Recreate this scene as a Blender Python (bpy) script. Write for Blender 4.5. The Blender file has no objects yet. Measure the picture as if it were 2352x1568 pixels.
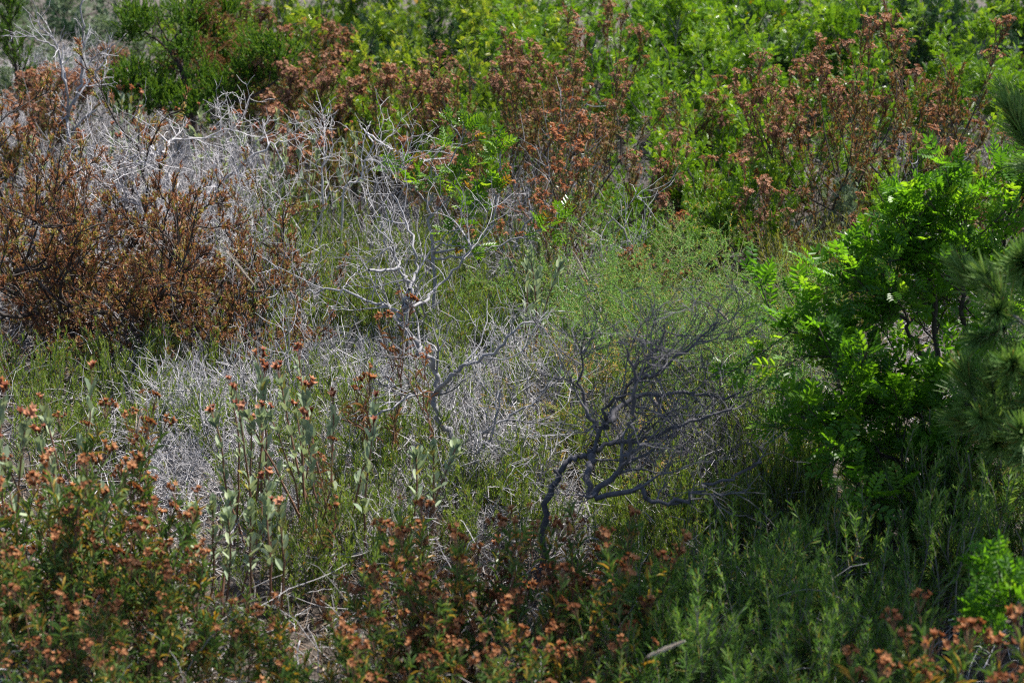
import bpy, math
import numpy as np
from mathutils import Vector

R = np.random.default_rng(11)
SC = bpy.context.scene
COL = SC.collection
rad = math.radians

# ------------------------------------------------------------------ camera
CAM = np.array([0.0, 0.0, 2.4]); HFOV = rad(36); PITCH = rad(-17)
TH = math.tan(HFOV / 2)
W0, H0 = 2352.0, 1566.5          # working units for positions read off the photograph
cam = bpy.data.cameras.new('camera'); cam_o = bpy.data.objects.new('camera', cam); COL.objects.link(cam_o)
cam.sensor_width = 36; cam.angle = HFOV; cam.clip_end = 2000; cam.clip_start = 0.05
cam_o.location = CAM; cam_o.rotation_euler = (math.pi / 2 + PITCH, 0, 0)
cam.dof.use_dof = True; cam.dof.focus_distance = 6.7; cam.dof.aperture_fstop = 3.2
SC.camera = cam_o


def ray(px, py):
    u = (px / W0 - .5) * 2 * TH
    v = -(py / H0 - .5) * 2 * TH * H0 / W0
    c, s = math.cos(PITCH), math.sin(PITCH)
    return np.array([u, c - v * s, s + v * c])


def P(px, py, Y):
    r = ray(px, py)
    return CAM + r * (Y / r[1])


def ht(x, y):
    x = np.asarray(x, float); y = np.asarray(y, float)
    z = .05 * np.sin(1.3 * x + .4) * np.cos(.9 * y) + .03 * np.sin(2.9 * x - 1.7 * y)
    t = np.clip((y - 8.2) / 6, 0, 1)
    z = z + .45 * t * t * (3 - 2 * t)
    return z


def G(px, py, lift=0.0):
    r = ray(px, py); t = 3.0
    for _ in range(60):
        p = CAM + r * t
        t += (p[2] - lift - float(ht(p[0], p[1]))) / max(.05, -r[2]) * .7
        t = min(max(t, 1), 60)
    return CAM + r * t


# ------------------------------------------------------------------ mesh tools
def nz(a):
    return a / np.maximum(np.linalg.norm(a, axis=-1, keepdims=True), 1e-9)


class Acc:
    def __init__(s):
        s.v = []; s.f = []; s.t = []; s.m = []; s.sm = []; s.n = 0

    def add(s, v, f, t, m=0, sm=False):
        if len(v) == 0: return
        s.v.append(v); s.f.append(f + s.n); s.n += len(v)
        s.t.append(np.broadcast_to(np.asarray(t, np.float32), (len(f),)).astype(np.float32))
        s.m.append(np.full(len(f), m, np.int32)); s.sm.append(np.full(len(f), sm, bool))

    def mesh(s, name, mats):
        me = bpy.data.meshes.new(name)
        v = np.concatenate(s.v).astype(np.float32); f = np.concatenate(s.f).astype(np.int32)
        me.vertices.add(len(v)); me.vertices.foreach_set('co', v.ravel())
        me.loops.add(len(f) * 4); me.loops.foreach_set('vertex_index', f.ravel())
        me.polygons.add(len(f)); me.polygons.foreach_set('loop_start', np.arange(0, len(f) * 4, 4, dtype=np.int32))
        me.polygons.foreach_set('material_index', np.concatenate(s.m))
        me.polygons.foreach_set('use_smooth', np.concatenate(s.sm))
        a = me.attributes.new('tint', 'FLOAT', 'FACE'); a.data.foreach_set('value', np.concatenate(s.t))
        me.update(calc_edges=True)
        for m in mats: me.materials.append(m)
        return me


def inst(acc, tpl, pos, d, nrm, sc, tint, m=0):
    tv, tf = tpl
    n = len(pos)
    if n == 0: return
    Yv = nz(d); X = np.cross(Yv, nrm); X = nz(X + 1e-6); Z = np.cross(X, Yv)
    sc = np.asarray(sc, float)
    if sc.ndim == 0: sc = np.full((n, 3), sc)
    if sc.ndim == 1: sc = np.repeat(sc[:, None], 3, 1)
    q = tv[None] * sc[:, None, :]
    v = pos[:, None, :] + q[..., 0:1] * X[:, None] + q[..., 1:2] * Yv[:, None] + q[..., 2:3] * Z[:, None]
    k = len(tv)
    f = tf[None] + (np.arange(n) * k)[:, None, None]
    t = np.repeat(np.broadcast_to(np.asarray(tint, float), (n,)), len(tf))
    acc.add(v.reshape(-1, 3), f.reshape(-1, 4), t, m)


def tubes(acc, pts, rd, sides=4, tint=.5, m=0):
    """pts (B,n,3), rd (B,n)"""
    B, n, _ = pts.shape
    if B == 0: return
    tan = np.gradient(pts, axis=1) if n > 2 else np.repeat((pts[:, 1:] - pts[:, :1]), 2, 1)
    tan = nz(tan)
    ref = nz(np.cross(tan.mean(1), R.normal(size=(B, 3))))[:, None, :]
    a = nz(ref - tan * (ref * tan).sum(-1, keepdims=True)); b = np.cross(tan, a)
    th = np.arange(sides) * 2 * math.pi / sides
    ring = pts[:, :, None, :] + rd[:, :, None, None] * (np.cos(th)[:, None] * a[:, :, None, :] + np.sin(th)[:, None] * b[:, :, None, :])
    v = ring.reshape(-1, 3)
    i, j, k = np.meshgrid(np.arange(B), np.arange(n - 1), np.arange(sides), indexing='ij')
    base = i * n * sides
    k2 = (k + 1) % sides
    f = np.stack([base + j * sides + k, base + j * sides + k2, base + (j + 1) * sides + k2, base + (j + 1) * sides + k], -1).reshape(-1, 4)
    t = np.repeat(np.broadcast_to(np.asarray(tint, float), (B,)), (n - 1) * sides)
    acc.add(v, f, t, m, True)


def grow(p0, d0, L, n, wig, bias=(0, 0, 0), r0=.004, r1=.0012):
    B = len(p0); L = np.broadcast_to(np.asarray(L, float), (B,)); bias = np.asarray(bias, float)
    pts = np.zeros((B, n + 1, 3)); pts[:, 0] = p0; d = nz(np.asarray(d0, float))
    for i in range(n):
        d = nz(d + R.normal(size=(B, 3)) * wig + bias)
        pts[:, i + 1] = pts[:, i] + d * (L / n)[:, None]
    s = np.linspace(0, 1, n + 1)[None]
    r0 = np.broadcast_to(np.asarray(r0, float), (B,))[:, None]; r1 = np.broadcast_to(np.asarray(r1, float), (B,))[:, None]
    return pts, r0 * (1 - s) + r1 * s


def along(pts, rd, t):
    """sample polylines (B,n,3) at t (B,k) -> pos, tangent, radius, flattened"""
    B, n, _ = pts.shape
    x = t * (n - 1); i = np.clip(x.astype(int), 0, n - 2); f = (x - i)[..., None]
    bi = np.arange(B)[:, None]
    a = pts[bi, i]; b = pts[bi, i + 1]
    p = a * (1 - f) + b * f
    r = rd[bi, i] * (1 - f[..., 0]) + rd[bi, i + 1] * f[..., 0]
    return p.reshape(-1, 3), nz(b - a).reshape(-1, 3), r.reshape(-1)


def swing(d, ang, up=None):
    """turn each direction by ang about a random axis"""
    n = len(d); q = nz(np.cross(d, R.normal(size=(n, 3))))
    ang = np.broadcast_to(np.asarray(ang, float), (n,))[:, None]
    o = d * np.cos(ang) + q * np.sin(ang)
    if up is not None: o = nz(o + np.asarray(up, float))
    return o


def spawn(pts, rd, k, t0=.15, t1=1., a0=.5, a1=1.1, up=None):
    B = len(pts); t = R.uniform(t0, t1, (B, k))
    p, d, r = along(pts, rd, t)
    return p, swing(d, R.uniform(a0, a1, len(p)), up), r


def smooth(poly, per=4):
    poly = np.asarray(poly, float); n = len(poly); out = []
    for i in range(n - 1):
        p0 = poly[max(i - 1, 0)]; p1 = poly[i]; p2 = poly[i + 1]; p3 = poly[min(i + 2, n - 1)]
        for s in np.arange(per) / per:
            out.append(.5 * (2 * p1 + (p2 - p0) * s + (2 * p0 - 5 * p1 + 4 * p2 - p3) * s * s + (3 * p1 - p0 - 3 * p2 + p3) * s ** 3))
    out.append(poly[-1])
    return np.array(out)


def A4(x): return np.array(x, np.int32)


NEEDLE = (np.array([[-.5, 0, 0], [.5, 0, 0], [.3, 1, .08], [-.3, 1, .08]]), A4([[0, 1, 2, 3]]))
BLADE = (np.array([[-.3, 0, 0], [.3, 0, 0], [.5, .5, .06], [-.5, .5, .06], [.1, 1, -.06], [-.1, 1, -.06]]), A4([[0, 1, 2, 3], [3, 2, 4, 5]]))
OVAL = (np.array([[0, 0, 0], [0, 1, 0], [-.42, .28, .12], [-.4, .75, .10], [.42, .28, .12], [.4, .75, .10]]), A4([[0, 1, 3, 2], [0, 4, 5, 1]]))


def lance():
    v = []; f = []
    for i, (y, w, z) in enumerate([(0, .12, 0), (.3, .48, .06), (.65, .42, .03), (1, .04, -.12)]):
        v += [[-w, y, z + .18 * w], [0, y, z], [w, y, z + .18 * w]]
        if i:
            a = 3 * (i - 1); f += [[a, a + 1, a + 4, a + 3], [a + 1, a + 2, a + 5, a + 4]]
    return np.array(v), A4(f)


LANCE = lance()


def compound(pairs, ll, lw, rach):
    """pinnate leaf along +Y"""
    V = []; F = []; n = 0
    tv, tf = OVAL
    spec = []
    for i in range(pairs):
        y = rach * (.25 + .7 * i / max(1, pairs - 1)); s = 1 - .12 * abs(i - pairs * .45)
        for sg in (-1, 1): spec.append((0, y, sg * rad(58), s))
    spec.append((0, rach, 0, .8))
    for x, y, a, s in spec:
        q = tv * np.array([lw * s, ll * s, ll * s])
        c, sn = math.cos(a), math.sin(a)
        w = np.stack([q[:, 0] * c + q[:, 1] * sn + x, -q[:, 0] * sn + q[:, 1] * c + y, q[:, 2] + np.abs(q[:, 1] * sn) * .25], 1)
        V.append(w); F.append(tf + n); n += len(tv)
    return np.concatenate(V), np.concatenate(F)


PINNATE = [compound(4, .026, .0125, .058), compound(5, .023, .0105, .062), compound(3, .029, .014, .048)]

# ------------------------------------------------------------------ materials


def ramp(nt, stops, fac):
    r = nt.nodes.new('ShaderNodeValToRGB'); e = r.color_ramp.elements
    while len(e) < len(stops): e.new(.5)
    for el, (p, c) in zip(e, stops): el.position = p; el.color = (*c, 1)
    nt.links.new(fac, r.inputs[0]); return r.outputs[0]


def leafmat(name, stops, trans=.4, tcol=(1.7, 1.6, .7), rough=.45, spec=.35):
    m = bpy.data.materials.new(name); m.use_nodes = True; nt = m.node_tree; nt.nodes.clear()
    N = nt.nodes.new; out = N('ShaderNodeOutputMaterial'); at = N('ShaderNodeAttribute'); at.attribute_name = 'tint'
    oi = N('ShaderNodeObjectInfo')
    ad = N('ShaderNodeMath'); ad.operation = 'MULTIPLY_ADD'; nt.links.new(oi.outputs['Random'], ad.inputs[0]); ad.inputs[1].default_value = .16
    nt.links.new(at.outputs['Fac'], ad.inputs[2])
    sb = N('ShaderNodeMath'); sb.operation = 'SUBTRACT'; nt.links.new(ad.outputs[0], sb.inputs[0]); sb.inputs[1].default_value = .08
    c = ramp(nt, stops, sb.outputs[0])
    pr = N('ShaderNodeBsdfPrincipled'); pr.inputs['Roughness'].default_value = rough; pr.inputs['Specular IOR Level'].default_value = spec
    nt.links.new(c, pr.inputs['Base Color'])
    if trans:
        mx = N('ShaderNodeMix'); mx.data_type = 'RGBA'; mx.blend_type = 'MULTIPLY'; mx.inputs[0].default_value = 1
        nt.links.new(c, mx.inputs[6]); mx.inputs[7].default_value = (*tcol, 1)
        tr = N('ShaderNodeBsdfTranslucent'); nt.links.new(mx.outputs[2], tr.inputs[0])
        ms = N('ShaderNodeMixShader'); ms.inputs[0].default_value = trans
        nt.links.new(pr.outputs[0], ms.inputs[1]); nt.links.new(tr.outputs[0], ms.inputs[2]); nt.links.new(ms.outputs[0], out.inputs[0])
    else:
        nt.links.new(pr.outputs[0], out.inputs[0])
    return m


def woodmat(name, c0, c1, scale=60, rough=.8):
    m = bpy.data.materials.new(name); m.use_nodes = True; nt = m.node_tree; nt.nodes.clear()
    N = nt.nodes.new; out = N('ShaderNodeOutputMaterial'); tc = N('ShaderNodeTexCoord'); no = N('ShaderNodeTexNoise')
    no.inputs['Scale'].default_value = scale; no.inputs['Detail'].default_value = 4; nt.links.new(tc.outputs['Object'], no.inputs[0])
    at = N('ShaderNodeAttribute'); at.attribute_name = 'tint'
    ad = N('ShaderNodeMath'); ad.operation = 'MULTIPLY_ADD'; nt.links.new(no.outputs[0], ad.inputs[0]); ad.inputs[1].default_value = .8
    sb = N('ShaderNodeMath'); sb.operation = 'SUBTRACT'; nt.links.new(at.outputs['Fac'], sb.inputs[0]); sb.inputs[1].default_value = .4
    nt.links.new(sb.outputs[0], ad.inputs[2])
    c = ramp(nt, [(0.05, c0), (.95, c1)], ad.outputs[0])
    pr = N('ShaderNodeBsdfPrincipled'); pr.inputs['Roughness'].default_value = rough; pr.inputs['Specular IOR Level'].default_value = .25
    nt.links.new(c, pr.inputs['Base Color'])
    bp = N('ShaderNodeBump'); bp.inputs['Strength'].default_value = .4; bp.inputs['Distance'].default_value = .004
    nt.links.new(no.outputs[0], bp.inputs['Height']); nt.links.new(bp.outputs[0], pr.inputs['Normal'])
    nt.links.new(pr.outputs[0], out.inputs[0]); return m


M = dict(
    rosemary=leafmat('rosemary_leaf', [(0, (.28, .17, .05)), (.1, (.17, .18, .04)), (.25, (.07, .13, .022)), (.6, (.125, .21, .03)), (.85, (.21, .29, .05)), (1, (.34, .40, .11))], .3, rough=.55, spec=.12),
    rosemary_olive=leafmat('olive_rosemary_leaf', [(0, (.26, .19, .05)), (.2, (.19, .18, .04)), (.6, (.15, .17, .035)), (1, (.24, .25, .06))], .3, rough=.55, spec=.12),
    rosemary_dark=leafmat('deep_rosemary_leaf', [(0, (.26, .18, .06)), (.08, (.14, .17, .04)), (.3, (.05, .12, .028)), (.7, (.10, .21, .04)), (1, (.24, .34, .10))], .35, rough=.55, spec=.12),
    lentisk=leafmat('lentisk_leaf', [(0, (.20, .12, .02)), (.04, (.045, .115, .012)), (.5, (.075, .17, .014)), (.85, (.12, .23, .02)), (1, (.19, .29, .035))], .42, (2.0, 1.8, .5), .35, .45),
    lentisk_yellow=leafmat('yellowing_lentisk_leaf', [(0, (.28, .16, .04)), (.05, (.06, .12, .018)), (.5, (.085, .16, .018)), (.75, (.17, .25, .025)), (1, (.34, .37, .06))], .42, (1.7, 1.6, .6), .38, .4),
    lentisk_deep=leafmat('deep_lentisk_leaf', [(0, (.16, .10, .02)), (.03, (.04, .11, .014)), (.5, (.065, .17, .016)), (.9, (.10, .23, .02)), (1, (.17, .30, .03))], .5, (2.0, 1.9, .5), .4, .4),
    grey=leafmat('felted_grey_leaf', [(0, (.34, .30, .08)), (.08, (.22, .28, .17)), (.6, (.27, .34, .23)), (1, (.36, .41, .26))], .25, (1.3, 1.3, .8), .7, .15),
    greyfar=leafmat('olive_grey_leaf', [(0, (.09, .13, .07)), (.5, (.13, .18, .11)), (1, (.19, .24, .15))], .25, (1.3, 1.3, .8), .6, .2),
    farblue=leafmat('dark_blue_green_leaf', [(0, (.015, .04, .02)), (.5, (.025, .06, .03)), (1, (.05, .09, .045))], .25, (1.3, 1.4, .8), .5, .3),
    cistus=leafmat('sticky_cistus_leaf', [(0, (.35, .20, .04)), (.12, (.26, .22, .05)), (.2, (.045, .09, .022)), (.6, (.065, .125, .032)), (1, (.15, .21, .065))], .3, (1.6, 1.6, .6), .4, .4),
    cistus_brown=leafmat('half_dry_cistus_leaf', [(0, (.17, .08, .045)), (.4, (.20, .11, .055)), (.6, (.15, .14, .04)), (1, (.10, .16, .04))], .3, (1.5, 1.2, .6), .6, .2),
    rosette=leafmat('scorched_rosette_leaf', [(0, (.12, .06, .035)), (.3, (.25, .115, .07)), (.48, (.37, .19, .105)), (.6, (.28, .22, .06)), (.85, (.14, .20, .045)), (1, (.44, .31, .22))], .3, (1.4, 1.1, .6), .6, .2),
    capsule=leafmat('dry_capsule', [(0, (.10, .04, .02)), (.35, (.22, .085, .04)), (.7, (.33, .14, .06)), (1, (.46, .24, .12))], .35, (1.4, 1.1, .7), .7, .15),
    capsule_red=leafmat('red_brown_capsule', [(0, (.14, .045, .028)), (.5, (.28, .09, .05)), (1, (.48, .24, .14))], .3, (1.4, 1.1, .7), .65, .15),
    head=leafmat('dry_flower_head', [(0, (.15, .075, .05)), (.5, (.27, .135, .085)), (1, (.42, .24, .15))], .3, (1.4, 1.1, .7), .75, .1),
    head_orange=leafmat('rusty_flower_head', [(0, (.20, .08, .04)), (.5, (.36, .15, .075)), (1, (.50, .25, .13))], .3, (1.4, 1.1, .7), .75, .1),
    asparagus=leafmat('asparagus_needle', [(0, (.50, .34, .10)), (.05, (.22, .22, .06)), (.1, (.09, .20, .05)), (.6, (.15, .30, .08)), (1, (.28, .42, .16))], .35, rough=.55, spec=.12),
    asparagus_tan=leafmat('tan_asparagus_needle', [(0, (.42, .22, .07)), (.4, (.36, .24, .08)), (.6, (.18, .22, .06)), (1, (.22, .28, .1))], .3),
    juniper=leafmat('juniper_scale_leaf', [(0, (.03, .08, .012)), (.5, (.07, .16, .02)), (1, (.18, .27, .035))], .3, (1.7, 1.6, .6), .5, .25),
    juniper_dry=leafmat('dry_juniper_leaf', [(0, (.10, .05, .025)), (.5, (.20, .10, .045)), (1, (.28, .17, .07))], .2, (1.4, 1.1, .7), .7, .15),
    pine=leafmat('pine_needle', [(0, (.20, .15, .05)), (.05, (.05, .12, .03)), (.5, (.09, .18, .045)), (1, (.20, .30, .10))], .25, (1.5, 1.5, .7), .5, .2),
    straw=leafmat('dry_straw', [(0, (.22, .15, .11)), (.5, (.36, .28, .22)), (1, (.50, .42, .35))], .25, (1.2, 1.1, .9), .7, .2),
    dead=woodmat('bleached_dead_wood', (.20, .19, .19), (.56, .54, .56)),
    dead_mid=woodmat('grey_dead_wood', (.08, .078, .085), (.40, .39, .41)),
    dead_dark=woodmat('dark_dead_wood', (.02, .02, .024), (.13, .125, .14)),  # charcoal wood, with the half-shade on the twigs put into its tone
    bark=woodmat('dark_bark', (.02, .016, .014), (.10, .08, .07)),
    bark_grey=woodmat('grey_bark', (.07, .065, .06), (.26, .24, .22)),
    stem_red=woodmat('red_brown_stem', (.07, .035, .025), (.26, .14, .09)),
    stem_green=woodmat('green_stem', (.14, .15, .05), (.30, .28, .12)),
    seed=leafmat('grass_seed_head', [(0, (.33, .30, .26)), (1, (.55, .52, .47))], .3, (1.1, 1.1, 1), .8, .1),
)

# ------------------------------------------------------------------ things


def root(name, label, cat, loc, rz=0., sc=(1, 1, 1), group=None):
    o = bpy.data.objects.new(name, None); COL.objects.link(o); o.location = loc; o.rotation_euler = (0, 0, rz); o.scale = sc
    o.empty_display_size = .1
    o['label'] = label; o['category'] = cat
    if group: o['group'] = group
    return o


def part(name, me, par, loc=(0, 0, 0), rot=None, sc=1.):
    o = bpy.data.objects.new(name, me); COL.objects.link(o); o.parent = par; o.location = loc
    if rot is not None: o.rotation_mode = 'QUATERNION'; o.rotation_quaternion = rot
    o.scale = (sc, sc, sc)
    return o


class Proto:
    """parts of one kind of plant: [(name, mesh)], copies of small meshes [(name, mesh, loc, quat, scale)]"""
    def __init__(s, h, w): s.parts = []; s.bits = []; s.h = h; s.w = w

    def put(s, name, label, cat, loc, rz=0., sc=(1, 1, 1), group=None):
        o = root(name, label, cat, loc, rz, sc, group)
        for n, me in s.parts: part(n, me, o)
        for n, me, l, q, k in s.bits: part(n, me, o, l, q, k)
        return o


def zup(n): return np.tile(np.array([0., 0, 1]), (n, 1))


def cone_dirs(n, t0, t1, az0=0., az1=2 * math.pi):
    az = R.uniform(az0, az1, n); t = R.uniform(t0, t1, n)
    return np.stack([np.cos(az) * np.sin(t), np.sin(az) * np.sin(t), np.cos(t)], 1)


def fan(n, t0, t1):
    """like cone_dirs, with the azimuths spread evenly"""
    az = (np.arange(n) + R.uniform(-.35, .35, n)) * 2.4; t = np.sqrt(R.uniform(t0 ** 2, t1 ** 2, n))
    return np.stack([np.cos(az) * np.sin(t), np.sin(az) * np.sin(t), np.cos(t)], 1)


def disc(n, r):
    a = R.uniform(0, 2 * math.pi, n); q = r * np.sqrt(R.uniform(0, 1, n))
    return np.stack([np.cos(a) * q, np.sin(a) * q, np.zeros(n)], 1)


def needles(acc, pts, rd, k, t0, a, ln, wd, tint=None, m=0, tpl=NEEDLE, tipclose=True):
    B = len(pts); t = R.uniform(t0, 1, (B, k))
    p, d, r = along(pts, rd, t); tt = t.reshape(-1); n = len(p)
    ang = R.uniform(a[0], a[1], n) * ((1.25 - .65 * tt) if tipclose else 1)
    dd = swing(d, ang)
    L = R.uniform(ln[0], ln[1], n) * ((1.15 - .4 * tt) if tipclose else 1)
    sc = np.stack([np.full(n, wd) * R.uniform(.8, 1.2, n), L, L], 1)
    ti = R.uniform(0, 1, n) if tint is None else tint(n, tt)
    inst(acc, tpl, p, dd, nz(d + R.normal(size=(n, 3)) * .3), sc, ti, m)


def proto_rosemary(h, spread, nst, mat, dens=76, ln=(.021, .032), wd=.003, ang=(.4, .9)):
    pr = Proto(h, spread * 2)
    fol = Acc()
    stems = []
    p0 = disc(nst, .12); d0 = nz(cone_dirs(nst, .1, .95))
    pts, rdd = grow(p0, d0, R.uniform(.75, 1.1, nst) * h, 8, .1, (0, 0, .09), .0045, .0015)
    sp, sd, sr = spawn(pts, rdd, 3, .25, .8, .35, .7, (0, 0, .35))
    s2, r2 = grow(sp, sd, R.uniform(.3, .6, len(sp)) * h, 6, .1, (0, 0, .12), .0025, .001)
    tn = lambda n, t: np.clip(.25 + .5 * t + R.normal(size=n) * .2 - (R.random(n) < .05) * .6, 0, 1)
    needles(fol, pts, rdd, dens, .3, ang, ln, wd, tn)
    needles(fol, s2, r2, int(dens * .7), .1, ang, ln, wd, tn)
    fm = fol.mesh('rosemary_foliage', [mat])
    pr.parts.append(('foliage', fm))
    ng = 5
    for g in range(ng):
        a = Acc(); tubes(a, pts[g::ng], rdd[g::ng], 4, .5)
        idx = np.arange(len(sp)) // 3
        sel = (idx % ng) == g
        tubes(a, s2[sel], r2[sel], 3, .6)
        pr.parts.append(('stem', a.mesh('rosemary_stem', [M['bark_grey']])))
    return pr


def proto_lentisk(h, w, mat, nl=10, leaves=6, k2=10, k3=6, wood='bark_grey', scale=1.):
    pr = Proto(h, w)
    fol = Acc(); p0 = disc(nl, .07); d0 = fan(nl, .1, 1.3)
    d0[:, :2] *= 1.1 * w / h
    lens = R.uniform(.75, 1.0, nl) * h
    limb, lr = grow(p0, d0, lens, 8, .13, (0, 0, .05), .014, .004)
    sp, sd, sr = spawn(limb, lr, k2, .3, 1., .4, 1.0, (0, 0, .25))
    b2, r2 = grow(sp, sd, R.uniform(.25, .5, len(sp)) * h * .8, 5, .14, (0, 0, .06), np.minimum(sr, .006), .002)
    tp, td, tr_ = spawn(b2, r2, k3, .25, 1., .4, 1.0, (0, 0, .25))
    b3, r3 = grow(tp, td, R.uniform(.1, .2, len(tp)), 4, .12, (0, 0, .1), .0022, .001)
    p, d, r = along(b3, r3, R.uniform(.15, 1, (len(b3), leaves)))
    n = len(p); ld = swing(d, R.uniform(.5, 1.2, n), (0, 0, .15))
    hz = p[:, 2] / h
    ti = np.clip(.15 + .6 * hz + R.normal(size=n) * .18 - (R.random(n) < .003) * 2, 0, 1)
    nr = nz(zup(n) + R.normal(size=(n, 3)) * .45)
    which = R.integers(0, 3, n)
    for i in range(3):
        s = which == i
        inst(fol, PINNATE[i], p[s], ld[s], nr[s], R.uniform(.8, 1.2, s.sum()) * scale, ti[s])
    pr.parts.append(('foliage', fol.mesh('lentisk_foliage', [mat])))
    ng = 4
    for g in range(ng):
        a = Acc(); tubes(a, limb[g::ng], lr[g::ng], 6, .5)
        s = (np.arange(len(sp)) // k2) % ng == g; tubes(a, b2[s], r2[s], 4, .5)
        pr.parts.append(('branch', a.mesh('lentisk_branch', [M[wood]])))
    return pr


def star(n, ln, wd, open_):
    """a dry capsule: n pointed sepals round an axis +Z"""
    a = Acc(); az = np.arange(n) * 2 * math.pi / n + R.uniform(0, 1)
    d = np.stack([np.cos(az) * math.sin(open_), np.sin(az) * math.sin(open_), np.full(n, math.cos(open_))], 1)
    nr = np.stack([-np.cos(az), -np.sin(az), np.full(n, .3)], 1)
    inst(a, BLADE, np.zeros((n, 3)) + d * .001, d, nr, np.stack([np.full(n, wd), np.full(n, ln), np.full(n, ln * 2.5)], 1), 0)
    v = np.concatenate(a.v); f = np.concatenate(a.f)
    return v, f


def place_stars(acc, pos, axis, sc, tint, tpl):
    # template +Z is the axis
    v, f = tpl
    vv = np.stack([v[:, 0], v[:, 2], v[:, 1]], 1)
    inst(acc, (vv, f), pos, axis, R.normal(size=(len(pos), 3)), sc, tint)


def mesh_head(mat, w=.03, n=14, flat=.45, size=.010, stem='stem_red'):
    """flat-topped dry flower head of many small stars"""
    a = Acc(); p = disc(n, w); p[:, 2] = flat * (w - np.linalg.norm(p[:, :2], axis=1)) + R.normal(size=n) * .004 + .012
    ax = nz(np.stack([p[:, 0] * 18, p[:, 1] * 18, np.ones(n)], 1) + R.normal(size=(n, 3)) * .3)
    tp = star(6, 1., .42, .75)
    place_stars(a, p, ax, R.uniform(.8, 1.25, n) * size, R.uniform(0, 1, n), tp)
    b = np.zeros((n, 3)); b[:, 2] = -.02
    pts = np.stack([b, b * .2 + p * .5, p], 1); tubes(a, pts, np.full((n, 3), .0007), 3, .5, 1)
    return a.mesh('dry_head', [mat, M[stem]])


def mesh_capsules(mat, n=7, w=.022, size=.0155, stem='stem_red', open_=.5, ns=5):
    a = Acc(); p = disc(n, w); p[:, 2] = R.uniform(0, .02, n)
    ax = nz(np.stack([p[:, 0] * 25, p[:, 1] * 25, np.ones(n)], 1) + R.normal(size=(n, 3)) * .25)
    tp = star(ns, 1., .55, open_); place_stars(a, p, ax, R.uniform(.85, 1.2, n) * size, R.uniform(.1, 1, n), tp)
    tp2 = star(5, .62, .5, .28); place_stars(a, p, ax, R.uniform(.85, 1.1, n) * size, R.uniform(0, .3, n), tp2)
    b = np.zeros((n, 3)); b[:, 2] = -.035
    pts = np.stack([b, b * .3 + p * .6, p], 1); tubes(a, pts, np.full((n, 3), .0009), 3, .5, 1)
    return a.mesh('capsule_head', [mat, M[stem]])


def quat_z(d):
    return Vector((float(d[0]), float(d[1]), float(d[2]))).to_track_quat('Z', 'Y')


HEADS = [mesh_head(M['head'], w, n) for w, n in ((.03, 14), (.036, 18), (.024, 10))]
HEADS_O = [mesh_head(M['head_orange'], w, n, .3) for w, n in ((.03, 14), (.036, 16), (.022, 9))]
CAPS = [mesh_capsules(M['capsule'], n, w) for n, w in ((7, .024), (10, .032), (5, .02), (8, .028))]
CAPS_R = [mesh_capsules(M['capsule_red'], n, w, .015, 'stem_red', .55) for n, w in ((3, .016), (4, .018), (2, .01))]


def proto_drycistus(h, w, heads, nhead=98, lf=34, nst=11, mat=None, wood='bark', t0=.15, tmax=1.35):
    """vase-shaped shrub: dark stems, flat brown heads on top"""
    pr = Proto(h, w)
    d0 = fan(nst, .1, tmax); d0[:, :2] *= w / h
    limb, lr = grow(disc(nst, .05), d0, R.uniform(.72, 1, nst) * h, 8, .14, (0, 0, .02), .008, .003)
    k2 = 7
    sp, sd, sr = spawn(limb, lr, k2, .35, 1, .4, 1.05, (0, 0, .2))
    b2, r2 = grow(sp, sd, R.uniform(.25, .45, len(sp)) * h, 5, .12, (0, 0, .12), .0032, .0014)
    k3 = 3
    tp, td, _ = spawn(b2, r2, k3, .35, 1, .4, 1.0, (0, 0, .35))
    b3, r3 = grow(tp, td, R.uniform(.06, .16, len(tp)) * h, 4, .12, (0, 0, .12), .0018, .0009)
    fol = Acc()
    tn = lambda n, t: R.uniform(0, 1, n)
    needles(fol, b3, r3, lf, .1, (.5, 1.2), (.02, .034), .0065, tn, 0, BLADE)
    needles(fol, b2, r2, lf, .3, (.5, 1.2), (.016, .028), .0042, tn, 0, BLADE)
    pr.parts.append(('foliage', fol.mesh('dry_cistus_foliage', [mat or M['cistus_brown']])))
    ng = 5
    for g in range(ng):
        a = Acc(); tubes(a, limb[g::ng], lr[g::ng], 5, .5)
        s = (np.arange(len(sp)) // k2) % ng == g; tubes(a, b2[s], r2[s], 4, .5)
        s3 = (np.arange(len(tp)) // (k2 * k3)) % ng == g; tubes(a, b3[s3], r3[s3], 3, .5)
        pr.parts.append(('stem', a.mesh('cistus_stem', [M[wood]])))
    tips = np.concatenate([b3[:, -1], b2[:, -1]]); td = np.concatenate([b3[:, -1] - b3[:, -2], b2[:, -1] - b2[:, -2]])
    # the uppermost tips carry the heads
    sc = np.linalg.norm(tips - np.array([0, 0, .35 * h]), axis=1) + .35 * tips[:, 2] + R.normal(size=len(tips)) * .06 * h - (tips[:, 2] < .4 * h)
    o = np.argsort(-sc)[:nhead]
    for i in o:
        ax = nz(nz(td[i]) + np.array([0, 0, 1.6]))
        pr.bits.append(('flower_head', heads[R.integers(len(heads))], tuple(tips[i]), quat_z(ax), float(R.uniform(.95, 1.6))))
    return pr


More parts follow.
